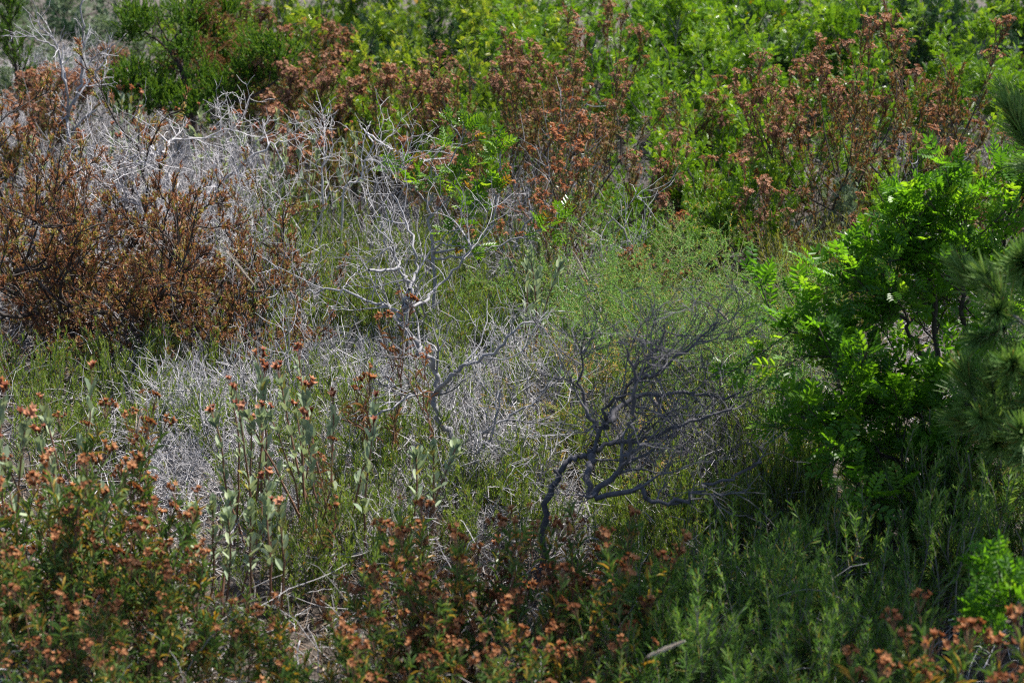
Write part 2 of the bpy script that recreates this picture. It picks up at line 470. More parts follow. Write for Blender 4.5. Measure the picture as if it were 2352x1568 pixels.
def proto_rosette(h, w, nst=13):
    pr = Proto(h, w); d0 = fan(nst, .3, 1.4); d0[:, :2] *= w / h
    limb, lr = grow(disc(nst, .06), d0, R.uniform(.7, 1, nst) * h, 9, .24, (0, 0, .02), .013, .004)
    k2 = 14
    sp, sd, sr = spawn(limb, lr, k2, .3, 1, .6, 1.3, (0, 0, .1))
    b2, r2 = grow(sp, sd, R.uniform(.2, .42, len(sp)) * h, 6, .26, (0, 0, .02), .0045, .002)
    k3 = 14
    tp, td, _ = spawn(b2, r2, k3, .2, 1, .4, 1.2, (0, 0, .35))
    b3, r3 = grow(tp, td, R.uniform(.03, .09, len(tp)), 3, .15, (0, 0, .12), .0022, .0012)
    fol = Acc()
    tone = np.repeat(R.uniform(0, 1, len(b3)), 17)
    tn = lambda n, t: np.clip(tone * .75 + .02 + R.normal(size=n) * .2, 0, 1)
    needles(fol, b3, r3, 17, .45, (.4, 1.25), (.017, .029), .0052, tn, 0, BLADE)
    pr.parts.append(('foliage', fol.mesh('rosette_foliage', [M['rosette']])))
    ng = 6
    for g in range(ng):
        a = Acc(); tubes(a, limb[g::ng], lr[g::ng], 6, .4)
        s = (np.arange(len(sp)) // k2) % ng == g; tubes(a, b2[s], r2[s], 4, .3)
        s3 = (np.arange(len(tp)) // (k2 * k3)) % ng == g; tubes(a, b3[s3], r3[s3], 3, .3)
        pr.parts.append(('branch', a.mesh('rosette_branch', [M['bark']])))
    return pr


def proto_cistus(h, w, nst=12, ncap=45, mat=None, caps=None, lf=10, brown=.06, wood='stem_red', lfl=(.045, .072), lfw=.0085):
    """foreground cistus: narrow leaves in whorls near the shoot ends, capsule clusters above"""
    pr = Proto(h, w); d0 = cone_dirs(nst, .1, .95); d0[:, :2] *= w / h
    limb, lr = grow(disc(nst, .2 * w), d0, R.uniform(.6, 1, nst) * h, 8, .22, (0, 0, .06), .005, .0022)
    k2 = 6
    sp, sd, sr = spawn(limb, lr, k2, .3, 1, .3, .8, (0, 0, .35))
    b2, r2 = grow(sp, sd, R.uniform(.2, .4, len(sp)) * h, 6, .14, (0, 0, .14), .0025, .0013)
    fol = Acc()
    tn = lambda n, t: np.clip(.3 + .45 * t + R.normal(size=n) * .2 - (R.random(n) < .1 + brown) * .7, 0, 1)
    needles(fol, b2, r2, int(lf * 1.6), .3, (.75, 1.4), lfl, lfw, tn, 0, LANCE)
    needles(fol, limb, lr, lf, .5, (.75, 1.4), lfl, lfw, tn, 0, LANCE)
    pr.parts.append(('foliage', fol.mesh('cistus_foliage', [mat or M['cistus']])))
    ng = min(6, nst)
    for g in range(ng):
        a = Acc(); tubes(a, limb[g::ng], lr[g::ng], 5, .5)
        s = (np.arange(len(sp)) // k2) % ng == g; tubes(a, b2[s], r2[s], 4, .6)
        pr.parts.append(('stem', a.mesh('cistus_stem', [M[wood]])))
    tips = b2[:, -1]; td = nz(b2[:, -1] - b2[:, -2])
    o = np.argsort(-(tips[:, 2] + R.normal(size=len(tips)) * .15 * h))[:ncap]
    caps = caps or CAPS
    for i in o:
        ax = nz(td[i] + np.array([0, 0, 1.2]))
        pr.bits.append(('seed_head', caps[R.integers(len(caps))], tuple(tips[i] + ax * .035), quat_z(ax), float(R.uniform(.5, 1.25))))
    return pr


def proto_grey(h, nst=4, spread=.35, caps=True, lf=8):
    """grey felted cistus: upright stems, oval leaves in pairs, a rosette and red-brown capsules on top"""
    pr = Proto(h, h * .6)
    pts, rd_ = grow(disc(nst, .05), cone_dirs(nst, .05, spread), R.uniform(.75, 1, nst) * h, 8, .09, (0, 0, .08), .004, .002)
    fol = Acc(); t = 1 - .55 * R.uniform(0, 1, (nst, int(lf * 2.6))) ** 1.9
    p, d, _ = along(pts, rd_, t); n = len(p); tt = t.ravel()
    ld = swing(d, R.uniform(.5, 1.1, n) * (1.2 - .5 * tt), (0, 0, .15)); L = R.uniform(.026, .042, n)
    inst(fol, OVAL, p, ld, nz(d + zup(n) * .5 + R.normal(size=(n, 3)) * .3), np.stack([L * .52, L, L], 1), np.clip(R.uniform(.1, 1, n) - (R.random(n) < .07), 0, 1))
    pr.parts.append(('foliage', fol.mesh('grey_cistus_foliage', [M['grey']])))
    for i in range(nst):
        a = Acc(); tubes(a, pts[i:i + 1], rd_[i:i + 1], 5, .6); pr.parts.append(('stem', a.mesh('grey_cistus_stem', [M['stem_red']])))
        if caps:
            ax = nz(pts[i, -1] - pts[i, -2])
            pr.bits.append(('seed_head', CAPS_R[R.integers(3)], tuple(pts[i, -1] + ax * .03), quat_z(ax), float(R.uniform(.9, 1.2))))
    return pr


def proto_asparagus(h, w, nst=32, mat=None, k=20, c=34):
    pr = Proto(h, w); d0 = cone_dirs(nst, .15, 1.0); d0[:, :2] *= w / h
    pts, rd_ = grow(disc(nst, .12 * w), d0, R.uniform(.8, 1.35, nst) * h, 10, .1, (0, 0, -.06), .0028, .001)
    sp, sd, _ = spawn(pts, rd_, k, .2, 1, .6, 1.3, (0, 0, .2))
    b2, r2 = grow(sp, sd, R.uniform(.08, .2, len(sp)), 4, .2, (0, 0, 0), .0012, .0007)
    fol = Acc()
    tone = np.repeat(R.uniform(0, .5, len(b2)), c)
    needles(fol, b2, r2, c, .05, (.6, 1.5), (.009, .015), .0032, lambda n, t: np.clip(tone + R.uniform(-.1, .5, n), 0, 1), 0, NEEDLE, False)
    pr.parts.append(('foliage', fol.mesh('asparagus_foliage', [mat or M['asparagus']])))
    for g in range(4):
        a = Acc(); tubes(a, pts[g::4], rd_[g::4], 4, .6); s = (np.arange(len(sp)) // k) % 4 == g; tubes(a, b2[s], r2[s], 3, .6)
        pr.parts.append(('stem', a.mesh('asparagus_stem', [M['stem_green']])))
    return pr


def twiggy(acc, limb, lr, k2, l2, k3=4, l3=(.08, .2), wig=.22, a=(.5, 1.2), up=(0, 0, .1), k4=0, t0=.2, rmin=.0012, tone=.55):
    """crooked bare twigs of two or three orders on given limbs"""
    sp, sd, sr = spawn(limb, lr, k2, t0, 1, a[0], a[1], up)
    b2, r2 = grow(sp, sd, R.uniform(l2[0], l2[1], len(sp)), 7, wig, (0, 0, .02), np.clip(sr * .65, .002, .006), rmin)
    tubes(acc, b2, r2, 4, R.uniform(tone - .3, tone + .3, len(sp)))
    if k3:
        tp, td, tr_ = spawn(b2, r2, k3, .2, 1, .5, 1.2, up)
        b3, r3 = grow(tp, td, R.uniform(l3[0], l3[1], len(tp)), 5, wig, (0, 0, .02), np.clip(tr_ * .7, .0016, .003), rmin * .8)
        tubes(acc, b3, r3, 3, R.uniform(tone - .3, tone + .4, len(tp)))
        if k4:
            up_, ud, ur = spawn(b3, r3, k4, .2, 1, .5, 1.2, up)
            b4, r4 = grow(up_, ud, R.uniform(.04, .1, len(up_)), 3, wig, (0, 0, .02), .0014, rmin * .7)
            tubes(acc, b4, r4, 3, R.uniform(tone - .3, tone + .4, len(up_)))


def proto_dead(h, w, nl=7, mat=None, k2=9, k3=5, k4=1, droop=-.05, tmax=1.45, wig=.2, r0=.0075):
    pr = Proto(h, w); pr.pc = 99.6; d0 = fan(nl, .6, tmax); d0[:, :2] *= w / h
    for i in range(nl):
        a = Acc(); limb, lr = grow(disc(1, .05), d0[i:i + 1], R.uniform(.8, 1.1) * h, 9, .2, (0, 0, droop), r0, r0 * .4)
        tubes(a, limb, lr, 6, .5)
        twiggy(a, limb, lr, k2, (.2 * h, .5 * h), k3, (.1, .22), wig, k4=k4, up=(0, 0, .06))
        pr.parts.append(('branch', a.mesh('dead_branch', [mat or M['dead']])))
    return pr


def traced(name, label, cat, base, limbs, mat, twig=None, group=None, leaf=None):
    """a plant whose main limbs follow given world polylines. limbs: [(part name, points, r0, r1, twig kwargs or None)]"""
    o = root(name, label, cat, base, 0, (1, 1, 1), group)
    b = np.asarray(base, float)
    for nm, pl, r0, r1, tw in limbs:
        q = smooth(np.asarray(pl, float) - b, 5)
        q[1:-1] += R.normal(size=(len(q) - 2, 3)) * min(.008, r0 * .6)
        L = q[None]; s = np.linspace(0, 1, len(q)) ** .8
        lr = (r0 * (1 - s) + r1 * s) * (1 + R.normal(size=len(q)) * .06)
        a = Acc(); tubes(a, L, lr[None], 7, .5)
        if tw: twiggy(a, L, lr[None], **tw)
        part(nm, a.mesh(name + '_' + nm, [mat]), o)
    return o


def measure(pr):
    """real height and width of a kind of plant, from its points"""
    if getattr(pr, 'done', 0): return
    c = []
    for _n, me in pr.parts:
        v = np.empty(len(me.vertices) * 3, np.float32); me.vertices.foreach_get('co', v); c.append(v.reshape(-1, 3)[::7])
    if pr.bits: c.append(np.array([b[2] for b in pr.bits]).repeat(40, 0))
    c = np.concatenate(c); pr.h = float(np.percentile(c[:, 2], getattr(pr, 'pc', 98.5))); pr.w = float(np.percentile(np.abs(c[:, :2]), 95) * 2); pr.done = 1


def fit(pr, px, Y, top, wpx=None, lift=0.):
    measure(pr)
    """location and scale for a proto whose top shows at image height TOP at horizontal distance Y"""
    t = P(px, top, Y); z = float(ht(t[0], Y)) + lift
    sz = (t[2] - z) / pr.h
    sx = sz
    if wpx: sx = (wpx / W0 * 2 * TH * Y / math.cos(PITCH)) / pr.w
    sx = min(max(sx, .8 * sz), 1.35 * sz); sx = min(sx, 1.3)
    return (float(t[0]), Y, z), (sx, sx, sz)


def stand(pr, name, label, cat, px, Y, top, wpx=None, group=None, rz=None, lift=0.):
    loc, sc = fit(pr, px, Y, top, wpx, lift)
    return pr.put(name, label, cat, loc, R.uniform(0, 6.28) if rz is None else rz, sc, group)


# ------------------------------------------------------------------ ground
def ground():
    ys = np.concatenate([np.linspace(-30, 2, 12), np.linspace(2.5, 16, 110), np.array([18, 22, 30, 45, 80, 160, 400, 1000])])
    xs = np.concatenate([-np.array([800, 300, 120, 60, 30, 15, 9]), np.linspace(-6, 6, 100), np.array([9, 15, 30, 60, 120, 300, 800])])
    X, Y = np.meshgrid(xs, ys); near = (np.abs(X) < 8) & (Y < 18) & (Y > 2)
    Z = ht(X, np.minimum(Y, 30)) + near * R.normal(size=X.shape) * .015
    v = np.stack([X, Y, Z], -1).reshape(-1, 3); nx, ny = len(xs), len(ys)
    i, j = np.meshgrid(np.arange(ny - 1), np.arange(nx - 1), indexing='ij')
    f = np.stack([i * nx + j, i * nx + j + 1, (i + 1) * nx + j + 1, (i + 1) * nx + j], -1).reshape(-1, 4)
    a = Acc(); a.add(v, f, .5, 0, True)
    m = bpy.data.materials.new('leaf_littered_soil'); m.use_nodes = True; nt = m.node_tree; nt.nodes.clear(); N = nt.nodes.new
    out = N('ShaderNodeOutputMaterial'); tc = N('ShaderNodeTexCoord'); n1 = N('ShaderNodeTexNoise'); n1.inputs['Scale'].default_value = 30; n1.inputs['Detail'].default_value = 8
    n1.inputs['Roughness'].default_value = .75
    nt.links.new(tc.outputs['Object'], n1.inputs[0])
    c = ramp(nt, [(.3, (.03, .024, .02)), (.5, (.075, .06, .05)), (.7, (.17, .14, .12))], n1.outputs[0])
    pr = N('ShaderNodeBsdfPrincipled'); pr.inputs['Roughness'].default_value = .95; nt.links.new(c, pr.inputs['Base Color'])
    bp = N('ShaderNodeBump'); bp.inputs['Distance'].default_value = .03; nt.links.new(n1.outputs[0], bp.inputs['Height']); nt.links.new(bp.outputs[0], pr.inputs['Normal'])
    nt.links.new(pr.outputs[0], out.inputs[0])
    o = bpy.data.objects.new('ground', a.mesh('ground', [m])); COL.objects.link(o); o['kind'] = 'structure'


def stuff(name, acc, mats):
    o = bpy.data.objects.new(name, acc.mesh(name, mats)); COL.objects.link(o); o['kind'] = 'stuff'; return o


def field(n, y0=3.6, y1=10.4):
    """points in the visible field, evenly per ground area"""
    y = np.sqrt(R.uniform(y0 ** 2, y1 ** 2, n)); x = R.uniform(-1, 1, n) * (TH * y * 1.12 + .25)
    return x, y


def litter():
    # fallen grey twigs
    a = Acc(); x, y = field(22000, 3.6, 13); n = len(x)
    p = np.stack([x, y, ht(x, y) + np.abs(R.normal(size=n)) * .085 + .01], 1)
    d = cone_dirs(n, .7, 1.75); pts, r = grow(p, d, R.uniform(.08, .34, n), 6, .2, (0, 0, -.03), R.uniform(.001, .0028, n), .0009)
    tubes(a, pts, r, 3, R.uniform(-.1, .75, n)); stuff('twig_litter', a, [M['dead']])
    # dry grass blades
    a = Acc(); x, y = field(5000); n = len(x)
    hx, hy = R.normal(size=(2, 4200)); q = G(920, 1180); x = np.concatenate([x, q[0] + hx * .26]); y = np.concatenate([y, q[1] + hy * .38]); n = len(x)
    p = np.stack([x, y, ht(x, y)], 1); d = cone_dirs(n, .1, 1.3); L = R.uniform(.08, .28, n)
    pts, r = grow(p, d, L, 5, .12, (0, 0, -.1), R.uniform(.001, .0018, n), .0006)
    tubes(a, pts, r, 3, R.uniform(0, 1, n)); stuff('dry_grass', a, [M['straw']])
    # low green sprigs
    a = Acc(); x, y = field(5500, 3.6, 14); n = len(x)
    p = np.stack([x, y, ht(x, y)], 1); pts, r = grow(p, cone_dirs(n, .1, .9), R.uniform(.1, .27, n), 5, .12, (0, 0, .08), .0018, .0008)
    tubes(a, pts, r, 3, .5, 1)
    needles(a, pts, r, 36, .1, (.5, 1.1), (.018, .028), .003, lambda k, t: np.clip(.3 + .4 * t + R.normal(size=k) * .25 - (R.random(k) < .12) * .6, 0, 1))
    stuff('undergrowth', a, [M['rosemary'], M['stem_red']])
    # dead fallen leaves
    a = Acc(); x, y = field(15000); n = len(x); p = np.stack([x, y, ht(x, y) + R.uniform(.005, .03, n)], 1)
    L = R.uniform(.015, .035, n); inst(a, OVAL, p, cone_dirs(n, 1.2, 1.7), nz(zup(n) + R.normal(size=(n, 3)) * .5), np.stack([L * .4, L, L], 1), R.uniform(0, .7, n))
    stuff('fallen_leaves', a, [M['straw']])


ground(); litter()

# ------------------------------------------------------------------ rosemary
ROS = [proto_rosemary(.42, .25, 12, M['rosemary']) for _ in range(3)]
ROS_D = [proto_rosemary(.44, .28, 11, M['rosemary_dark'], 84, (.026, .038), .003, (.6, 1.25)) for _ in range(3)]
ROS_O = [proto_rosemary(.5, .25, 14, M['rosemary_olive']) for _ in range(2)]
rc = 'rosemary shrub'


def patch(label, group, protos, x0, y0, x1, y1, n, s=(.8, 1.15), lift=.2, sx=1.):
    """n rosemary shrubs standing in a stretch of the field, jittered on a grid"""
    nx = max(1, round(math.sqrt(n * (x1 - x0) / max(1, (y1 - y0)) * .7))); ny = math.ceil(n / nx); c = 0
    for j in range(ny):
        for i in range(nx):
            if c >= n: return
            px = x0 + (x1 - x0) * (i + R.uniform(.15, .85)) / nx; py = y0 + (y1 - y0) * (j + R.uniform(.15, .85)) / ny
            g = G(px, py, lift); k = R.uniform(*s); q = protos[R.integers(len(protos))]
            q.put('rosemary_shrub', label, rc, (g[0], g[1], float(ht(g[0], g[1])) - .01), R.uniform(0, 6.28), (k * sx, k * sx, k), group); c += 1


patch('upright green rosemary beneath the scorched rust-brown shrub, on its near side', 'rosemary beneath the scorched shrub', ROS, 60, 800, 440, 1010, 15, (.6, .9))
patch('fresh green rosemary between the scorched brown shrub and the grey dead bushes', 'rosemary beside the big dead bush', ROS, 550, 490, 770, 720, 16)
patch('bright rosemary at the foot of the shiny-leaved lentisk sapling', 'rosemary below the lentisk sapling', ROS, 770, 560, 1260, 790, 28)
patch('low yellow-green rosemary tangled with bare twigs round the crooked grey trunk', 'rosemary round the crooked trunk', ROS, 420, 760, 1200, 1100, 40, (.6, 1.), .12)
patch('short sunlit rosemary in front of the black-limbed dead bush', 'rosemary in front of the black dead bush', ROS, 1380, 1130, 1800, 1330, 18, (.6, .9), .12)
patch('green rosemary in dappled light under the hanging lentisk boughs', 'rosemary under the lentisk boughs', ROS, 1780, 1040, 2130, 1300, 15, (.6, .95), .15)
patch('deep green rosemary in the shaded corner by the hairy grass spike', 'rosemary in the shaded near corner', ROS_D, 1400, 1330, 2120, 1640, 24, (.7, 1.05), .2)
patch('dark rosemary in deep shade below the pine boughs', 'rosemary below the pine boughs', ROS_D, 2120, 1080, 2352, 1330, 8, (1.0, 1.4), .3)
patch('olive green rosemary behind the bare forked grey branch', 'olive rosemary behind the forked branch', ROS_O, 740, 290, 960, 420, 8, (1.0, 1.4), .3)
patch('yellowish upright rosemary between the feathery asparagus and the dark lentisk', 'rosemary beside the asparagus', ROS_O, 1850, 580, 2000, 700, 5, (.9, 1.2), .3)
patch('green rosemary growing among dry straw behind the brown-headed cistus', 'rosemary among the straw', ROS, 560, 1100, 1260, 1340, 24, (.5, .85), .1)
patch('dim rosemary seen through the dark twigs of the black dead bush', 'rosemary among the black twigs', ROS, 1250, 880, 1780, 1100, 24, (.6, .9), .1)

# ------------------------------------------------------------------ lentisk hillside
LEN = [proto_lentisk(1.2, 1.5, M['lentisk']) for _ in range(3)]
LEN_Y = [proto_lentisk(1.2, 1.5, M['lentisk_yellow']) for _ in range(2)]
lc = 'lentisk shrub'
far = [(x, 13.4 + .9 * ((i * 7) % 3) / 2, -110, 420) for i, x in enumerate(range(620, 2450, 150))]
for i, (px, Y, top, w) in enumerate(far):
    p = (LEN_Y if px < 1100 else LEN)[i % 2]
    stand(p, 'lentisk_shrub', 'far lentisk shrub of the hedge-like belt cut off by the top of the photo', lc, px, Y, top, w, 'farthest belt of lentisk')
hill = [
    (720, 12.2, 40, 420, 1, 'pale yellow-green lentisk shrub just right of the juniper'),
    (840, 11.3, 110, 330, 1, 'yellow-tipped lentisk shrub behind the small brown cistus clumps'),
    (980, 11.0, 120, 400, 1, 'yellow-tipped lentisk mound directly left of the widest brown cistus'),
    (1120, 12.2, 10, 420, 1, 'yellow-green lentisk shrub rising behind the widest brown cistus'),
    (1030, 10.2, 210, 300, 0, 'dark shadowed lentisk mound at the left foot of the widest brown cistus'),
    (1320, 12.0, 20, 400, 0, 'green lentisk shrub left of the tallest brown cistus'),
    (1560, 12.3, 0, 420, 0, 'green lentisk shrub right behind the tallest brown cistus'),
    (1640, 11.0, 110, 420, 0, 'glowing green lentisk in the gap right of the tallest brown cistus'),
    (1790, 12.2, 30, 420, 0, 'green lentisk shrub below the small black gap in the greenery'),
    (1600, 10.0, 230, 380, 0, 'bright lentisk shrub below the tallest brown cistus'),
    (1590, 9.2, 335, 330, 0, 'bright lentisk mound nearest the feathery asparagus'),
    (1750, 9.7, 250, 380, 0, 'broad bright lentisk mound left of the dark-stemmed brown cistus'),
    (1740, 9.0, 380, 260, 0, 'low lentisk mound just above the asparagus, in front of the broad one'),
    (2010, 12.2, 50, 420, 0, 'dull green lentisk shrub between the two right brown cistus'),
    (2080, 9.9, 330, 300, 0, 'lentisk clump under the right-hand brown cistus'),
    (2240, 11.6, 50, 420, 0, 'green lentisk shrub behind the right-hand brown cistus'),
    (2340, 9.6, 260, 300, 0, 'lentisk shrub behind the dark pine tuft at the right edge'),
    (2190, 8.6, 400, 260, 0, 'shaded lentisk clump behind the near dark lentisk'),
]
for i, (px, Y, top, w, yl, lab) in enumerate(hill):
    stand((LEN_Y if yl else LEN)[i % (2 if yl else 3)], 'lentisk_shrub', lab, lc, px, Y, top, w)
# dark and grey shrubs at the very back
FARB = [proto_lentisk(1.3, 1.6, M['farblue'], 8, 5, 9, 5, 'bark', 1.2)]
FARG = [proto_lentisk(1.3, 1.6, M['greyfar'], 8, 5, 9, 5, 'bark', 1.1)]
stand(FARG[0], 'olive_shrub', 'blurred olive-grey shrub in the top left corner', 'olive shrub', 90, 17, -60, 500)
stand(FARG[0], 'olive_shrub', 'blurred grey-green shrub behind the juniper crown', 'olive shrub', 560, 18, -80, 500)
stand(FARG[0], 'olive_shrub', 'blurred olive-grey shrub half hidden by the tall bare sapling', 'olive shrub', 190, 14.5, 35, 300)
stand(FARG[0], 'olive_shrub', 'blurred low olive-grey shrub at the left edge above the mauve-grey twigs', 'olive shrub', 20, 14, 60, 330)
stand(FARG[0], 'olive_shrub', 'blurred olive-grey shrub between the juniper branches', 'olive shrub', 390, 14.5, 0, 330)
stand(FARG[0], 'olive_shrub', 'blurred olive-grey shrub at the top, left of the bare sapling tip', 'olive shrub', 130, 19, -90, 420)
stand(FARG[0], 'olive_shrub', 'blurred olive-grey shrub at the left edge beside the young juniper', 'olive shrub', -20, 12.8, 90, 260)
stand(FARB[0], 'evergreen_shrub', 'dark shrub cut off at the top, above the brown cistus nearest the pine', 'evergreen shrub', 2235, 13.5, -90, 300)
stand(FARB[0], 'evergreen_shrub', 'dark shrub behind the upper right of the juniper', 'evergreen shrub', 520, 14, 60, 260)
stand(FARB[0], 'evergreen_shrub', 'blue-black shrub between the olive-grey shrub and the juniper', 'evergreen shrub', 235, 15.5, -40, 260)
stand(FARB[0], 'evergreen_shrub', 'blue-black shrub added as the shade of a gap in the yellow-green lentisk at the top', 'evergreen shrub', 960, 13, 0, 200)  # dark leaves stand in for the shade inside a gap of the hillside
stand(FARB[0], 'evergreen_shrub', 'small blue-black shrub added as the shade of a gap at the top, right of centre', 'evergreen shrub', 1870, 13, -20, 170)  # added shrub whose dark colour paints the shaded gap between lentisks
stand(FARB[0], 'evergreen_shrub', 'dark shrub with glossy glints near the top right corner', 'evergreen shrub', 2130, 12.8, -20, 380)
stand(FARG[0], 'olive_shrub', 'low blue-grey shrub at the foot of the dark-stemmed brown cistus', 'olive shrub', 2010, 8.5, 440, 190)

# ------------------------------------------------------------------ brown cistus
DRY = [proto_drycistus(1.0, 1.0, HEADS, 99) for _ in range(3)]
DRY_O = [proto_drycistus(.9, .7, HEADS_O, 60, 18, 6, M['cistus'], 'stem_red', .1, .7)]
DRY_S = [proto_drycistus(.6, .7, HEADS, 70, 24, 8)]
dc = 'dried cistus'
for i, (pr, px, Y, top, w, lab) in enumerate([
    (DRY[0], 1170, 9.6, 95, 380, 'brown cistus, left part of the widest brown clump, beside yellow-green lentisk'),
    (DRY[1], 1310, 9.2, 150, 400, 'densest brown cistus, right part of the widest brown clump'),
    (DRY[2], 1445, 10.3, 10, 340, 'tallest brown cistus with heads reaching close to the top'),
    (DRY[0], 1920, 9.0, 112, 400, 'brown cistus with a clear view of its dark forked stems'),
    (DRY[1], 2165, 8.9, 65, 360, 'brown cistus between the dark-stemmed one and the pine tufts'),
    (DRY_S[0], 870, 9.9, 195, 150, 'small brown cistus left of the dark lentisk mound'),
    (DRY_S[0], 790, 10.7, 150, 180, 'small brown cistus, middle one of the row right of the juniper'),
    (DRY_S[0], 700, 10.8, 145, 190, 'small brown cistus touching the right side of the juniper'),
    (DRY_S[0], 590, 13, 10, 190, 'reddish brown cistus at the top behind the juniper'),
    (DRY_S[0], 690, 12, 70, 150, 'thin brown cistus below the pale yellow-green lentisk'),
    (DRY_S[0], 60, 10.6, 180, 260, 'rusty cistus behind the scorched shrub at the left edge'),
    (DRY_S[0], 215, 12.5, 115, 170, 'rusty cistus behind the tall bare sapling'),
    (DRY_S[0], 20, 9.4, 270, 190, 'rusty cistus low at the left edge behind the scorched shrub'),
    (DRY_S[0], 130, 11.4, 165, 200, 'rusty cistus low behind the trunk of the tall bare sapling'),
    (DRY_S[0], 330, 13.2, 150, 220, 'rusty cistus just left of the juniper, seen below its branches'),
    (DRY_O[0], 1345, 8.4, 262, 190, 'tall thin cistus with rusty orange heads in front of the densest brown one'),
    (DRY_O[0], 1290, 7.9, 420, 120, 'slight rusty cistus with few heads beside the lentisk sapling'),
    (DRY_O[0], 1440, 7.6, 560, 150, 'rusty-leaved cistus standing within the feathery asparagus'),
]):
    stand(pr, 'cistus_shrub', lab, dc, px, Y, top, w)

ROSETTE = [proto_rosette(1.1, 1.3) for _ in range(2)]
stand(ROSETTE[0], 'scorched_shrub', 'large scorched rust-brown shrub filling the left edge', 'scorched shrub', 60, 7.7, 285, 480)
stand(ROSETTE[1], 'scorched_shrub', 'scorched orange-brown shrub with black branches, touching the grey dead bush', 'scorched shrub', 270, 7.45, 385, 470)
stand(ROSETTE[0], 'scorched_shrub', 'lower scorched brown shrub reaching toward the fresh rosemary', 'scorched shrub', 430, 7.5, 475, 200)

# ------------------------------------------------------------------ juniper
def juniper():
    Y = 11.2
    def p(x, y, dy=0.): return P(x, y, Y + dy)
    b = p(440, 300); b[2] = float(ht(b[0], b[1]))
    o = root('juniper_tree', 'green juniper with a dark leaning trunk and some browned sprays', 'juniper', tuple(b))
    limbs = [('trunk', [b, p(438, 240), p(430, 200), p(420, 160), p(395, 120), p(390, 95)], .045, .018),
             ('branch', [p(430, 200), p(450, 150), p(480, 120, .2), p(500, 90, .3)], .02, .006),
             ('branch', [p(437, 235), p(380, 215, -.2), p(320, 195, -.3), p(280, 180, -.3)], .02, .006),
             ('branch', [p(437, 240), p(500, 205, -.3), p(560, 175, -.3), p(600, 140, -.3)], .02, .006),
             ('branch', [p(440, 250), p(520, 235, -.4), p(590, 215, -.4), p(640, 180, -.4)], .018, .005),
             ('branch', [p(395, 120), p(360, 90, .1), p(330, 70, .1), p(300, 40, .1)], .016, .005),
             ('branch', [p(392, 100), p(430, 50, .1), p(450, 10, .1), p(455, -30, .1)], .016, .005),
             ('branch', [p(438, 260), p(360, 245, .2), p(300, 235, .2)], .016, .005)]
    bb = np.asarray(b)
    for nm, pl, r0, r1 in limbs:
        q = smooth(np.array(pl) - bb, 4); s = np.linspace(0, 1, len(q)); a = Acc(); tubes(a, q[None], (r0 * (1 - s) + r1 * s)[None], 6, .4)
        twiggy(a, q[None], (r0 * (1 - s) + r1 * s)[None], 6, (.1, .3), 3, (.05, .12), .15, rmin=.002, tone=.3)
        part(nm, a.mesh('juniper_' + nm, [M['bark']]), o)
    clumps = [(330, 50, .17, 0), (300, 75, .14, .1), (420, 40, .2, 0), (455, 60, .15, .2), (425, 115, .17, -.2), (450, 25, .18, .3), (490, 80, .13, .3), (300, 175, .2, -.3), (350, 200, .2, -.2), (390, 170, .2, .3),
              (285, 205, .13, -.3), (470, 190, .17, -.3), (510, 215, .16, -.4), (420, 235, .16, -.4), (350, 240, .17, .2), (270, 240, .13, 0), (560, 170, .15, -.3), (600, 110, .15, -.3), (630, 120, .17, -.4), (640, 160, .15, -.4), (545, 120, .13, .3), (590, 185, .13, -.3), (500, 140, .13, .3), (370, 225, .15, -.4), (310, 40, .12, .2), (520, 20, .12, .4), (440, 245, .14, -.5)]
    f = Acc(); fd = Acc()
    for k, (x, y, r, dy) in enumerate(clumps):
        c = p(x, y, dy) - bb; n = 75
        p0 = c + R.normal(size=(n, 3)) * r * .33 * np.array([1, 1, .8]); d = nz(R.normal(size=(n, 3)) * .5 + np.array([0, 0, .9]) + (p0 - c) / r)
        s, sr = grow(p0, d, R.uniform(.06, .15, n), 4, .15, (0, 0, .1), .002, .001)
        needles(f, s, sr, 52, .0, (.3, .8), (.012, .022), .0055, lambda m, t: np.clip(.2 + .5 * t + R.normal(size=m) * .2, 0, 1))
    for x, y, r, dy in [(400, 130, .15, 0), (480, 60, .14, .2), (470, 5, .13, .2), (560, 215, .17, -.3), (600, 200, .14, -.3), (500, 150, .13, 0), (460, 170, .12, 0), (545, 100, .13, .2), (455, 110, .1, -.1)]:
        c = p(x, y, dy) - bb; n = 40; p0 = c + R.normal(size=(n, 3)) * r * .5
        s, sr = grow(p0, nz(R.normal(size=(n, 3)) + np.array([0, 0, .5])), R.uniform(.05, .14, n), 4, .2, (0, 0, 0), .002, .001)
        tubes(fd, s, sr, 3, .3); needles(fd, s, sr, 34, .0, (.3, .9), (.012, .02), .004)
    part('crown', f.mesh('juniper_crown', [M['juniper']]), o)
    part('dry_foliage', fd.mesh('juniper_dry_foliage', [M['juniper_dry']]), o)
    # young upright juniper at the far left
    q = P(45, 230, 12.5); b2 = np.array([q[0], q[1], float(ht(q[0], q[1]))])
    o2 = root('juniper_tree', 'thin young juniper at the left edge below the olive-grey shrub', 'juniper', tuple(b2))
    a = Acc(); L, lr = grow(np.zeros((1, 3)), np.array([[0, 0, 1.]]), 1.25, 10, .05, (0, 0, .1), .02, .004); tubes(a, L, lr, 6, .3)
    tw, td, _ = spawn(L, lr, 60, .1, 1, .6, 1.2, (0, 0, .3)); s, sr = grow(tw, td, R.uniform(.15, .35, 60), 5, .15, (0, 0, .1), .005, .002); tubes(a, s, sr, 4, .3)
    part('trunk', a.mesh('young_juniper_trunk', [M['bark']]), o2)
    f = Acc(); u, ud, _ = spawn(s, sr, 9, .2, 1, .3, .8, (0, 0, .3)); g, gr = grow(u, ud, R.uniform(.05, .12, len(u)), 4, .15, (0, 0, .1), .002, .001)
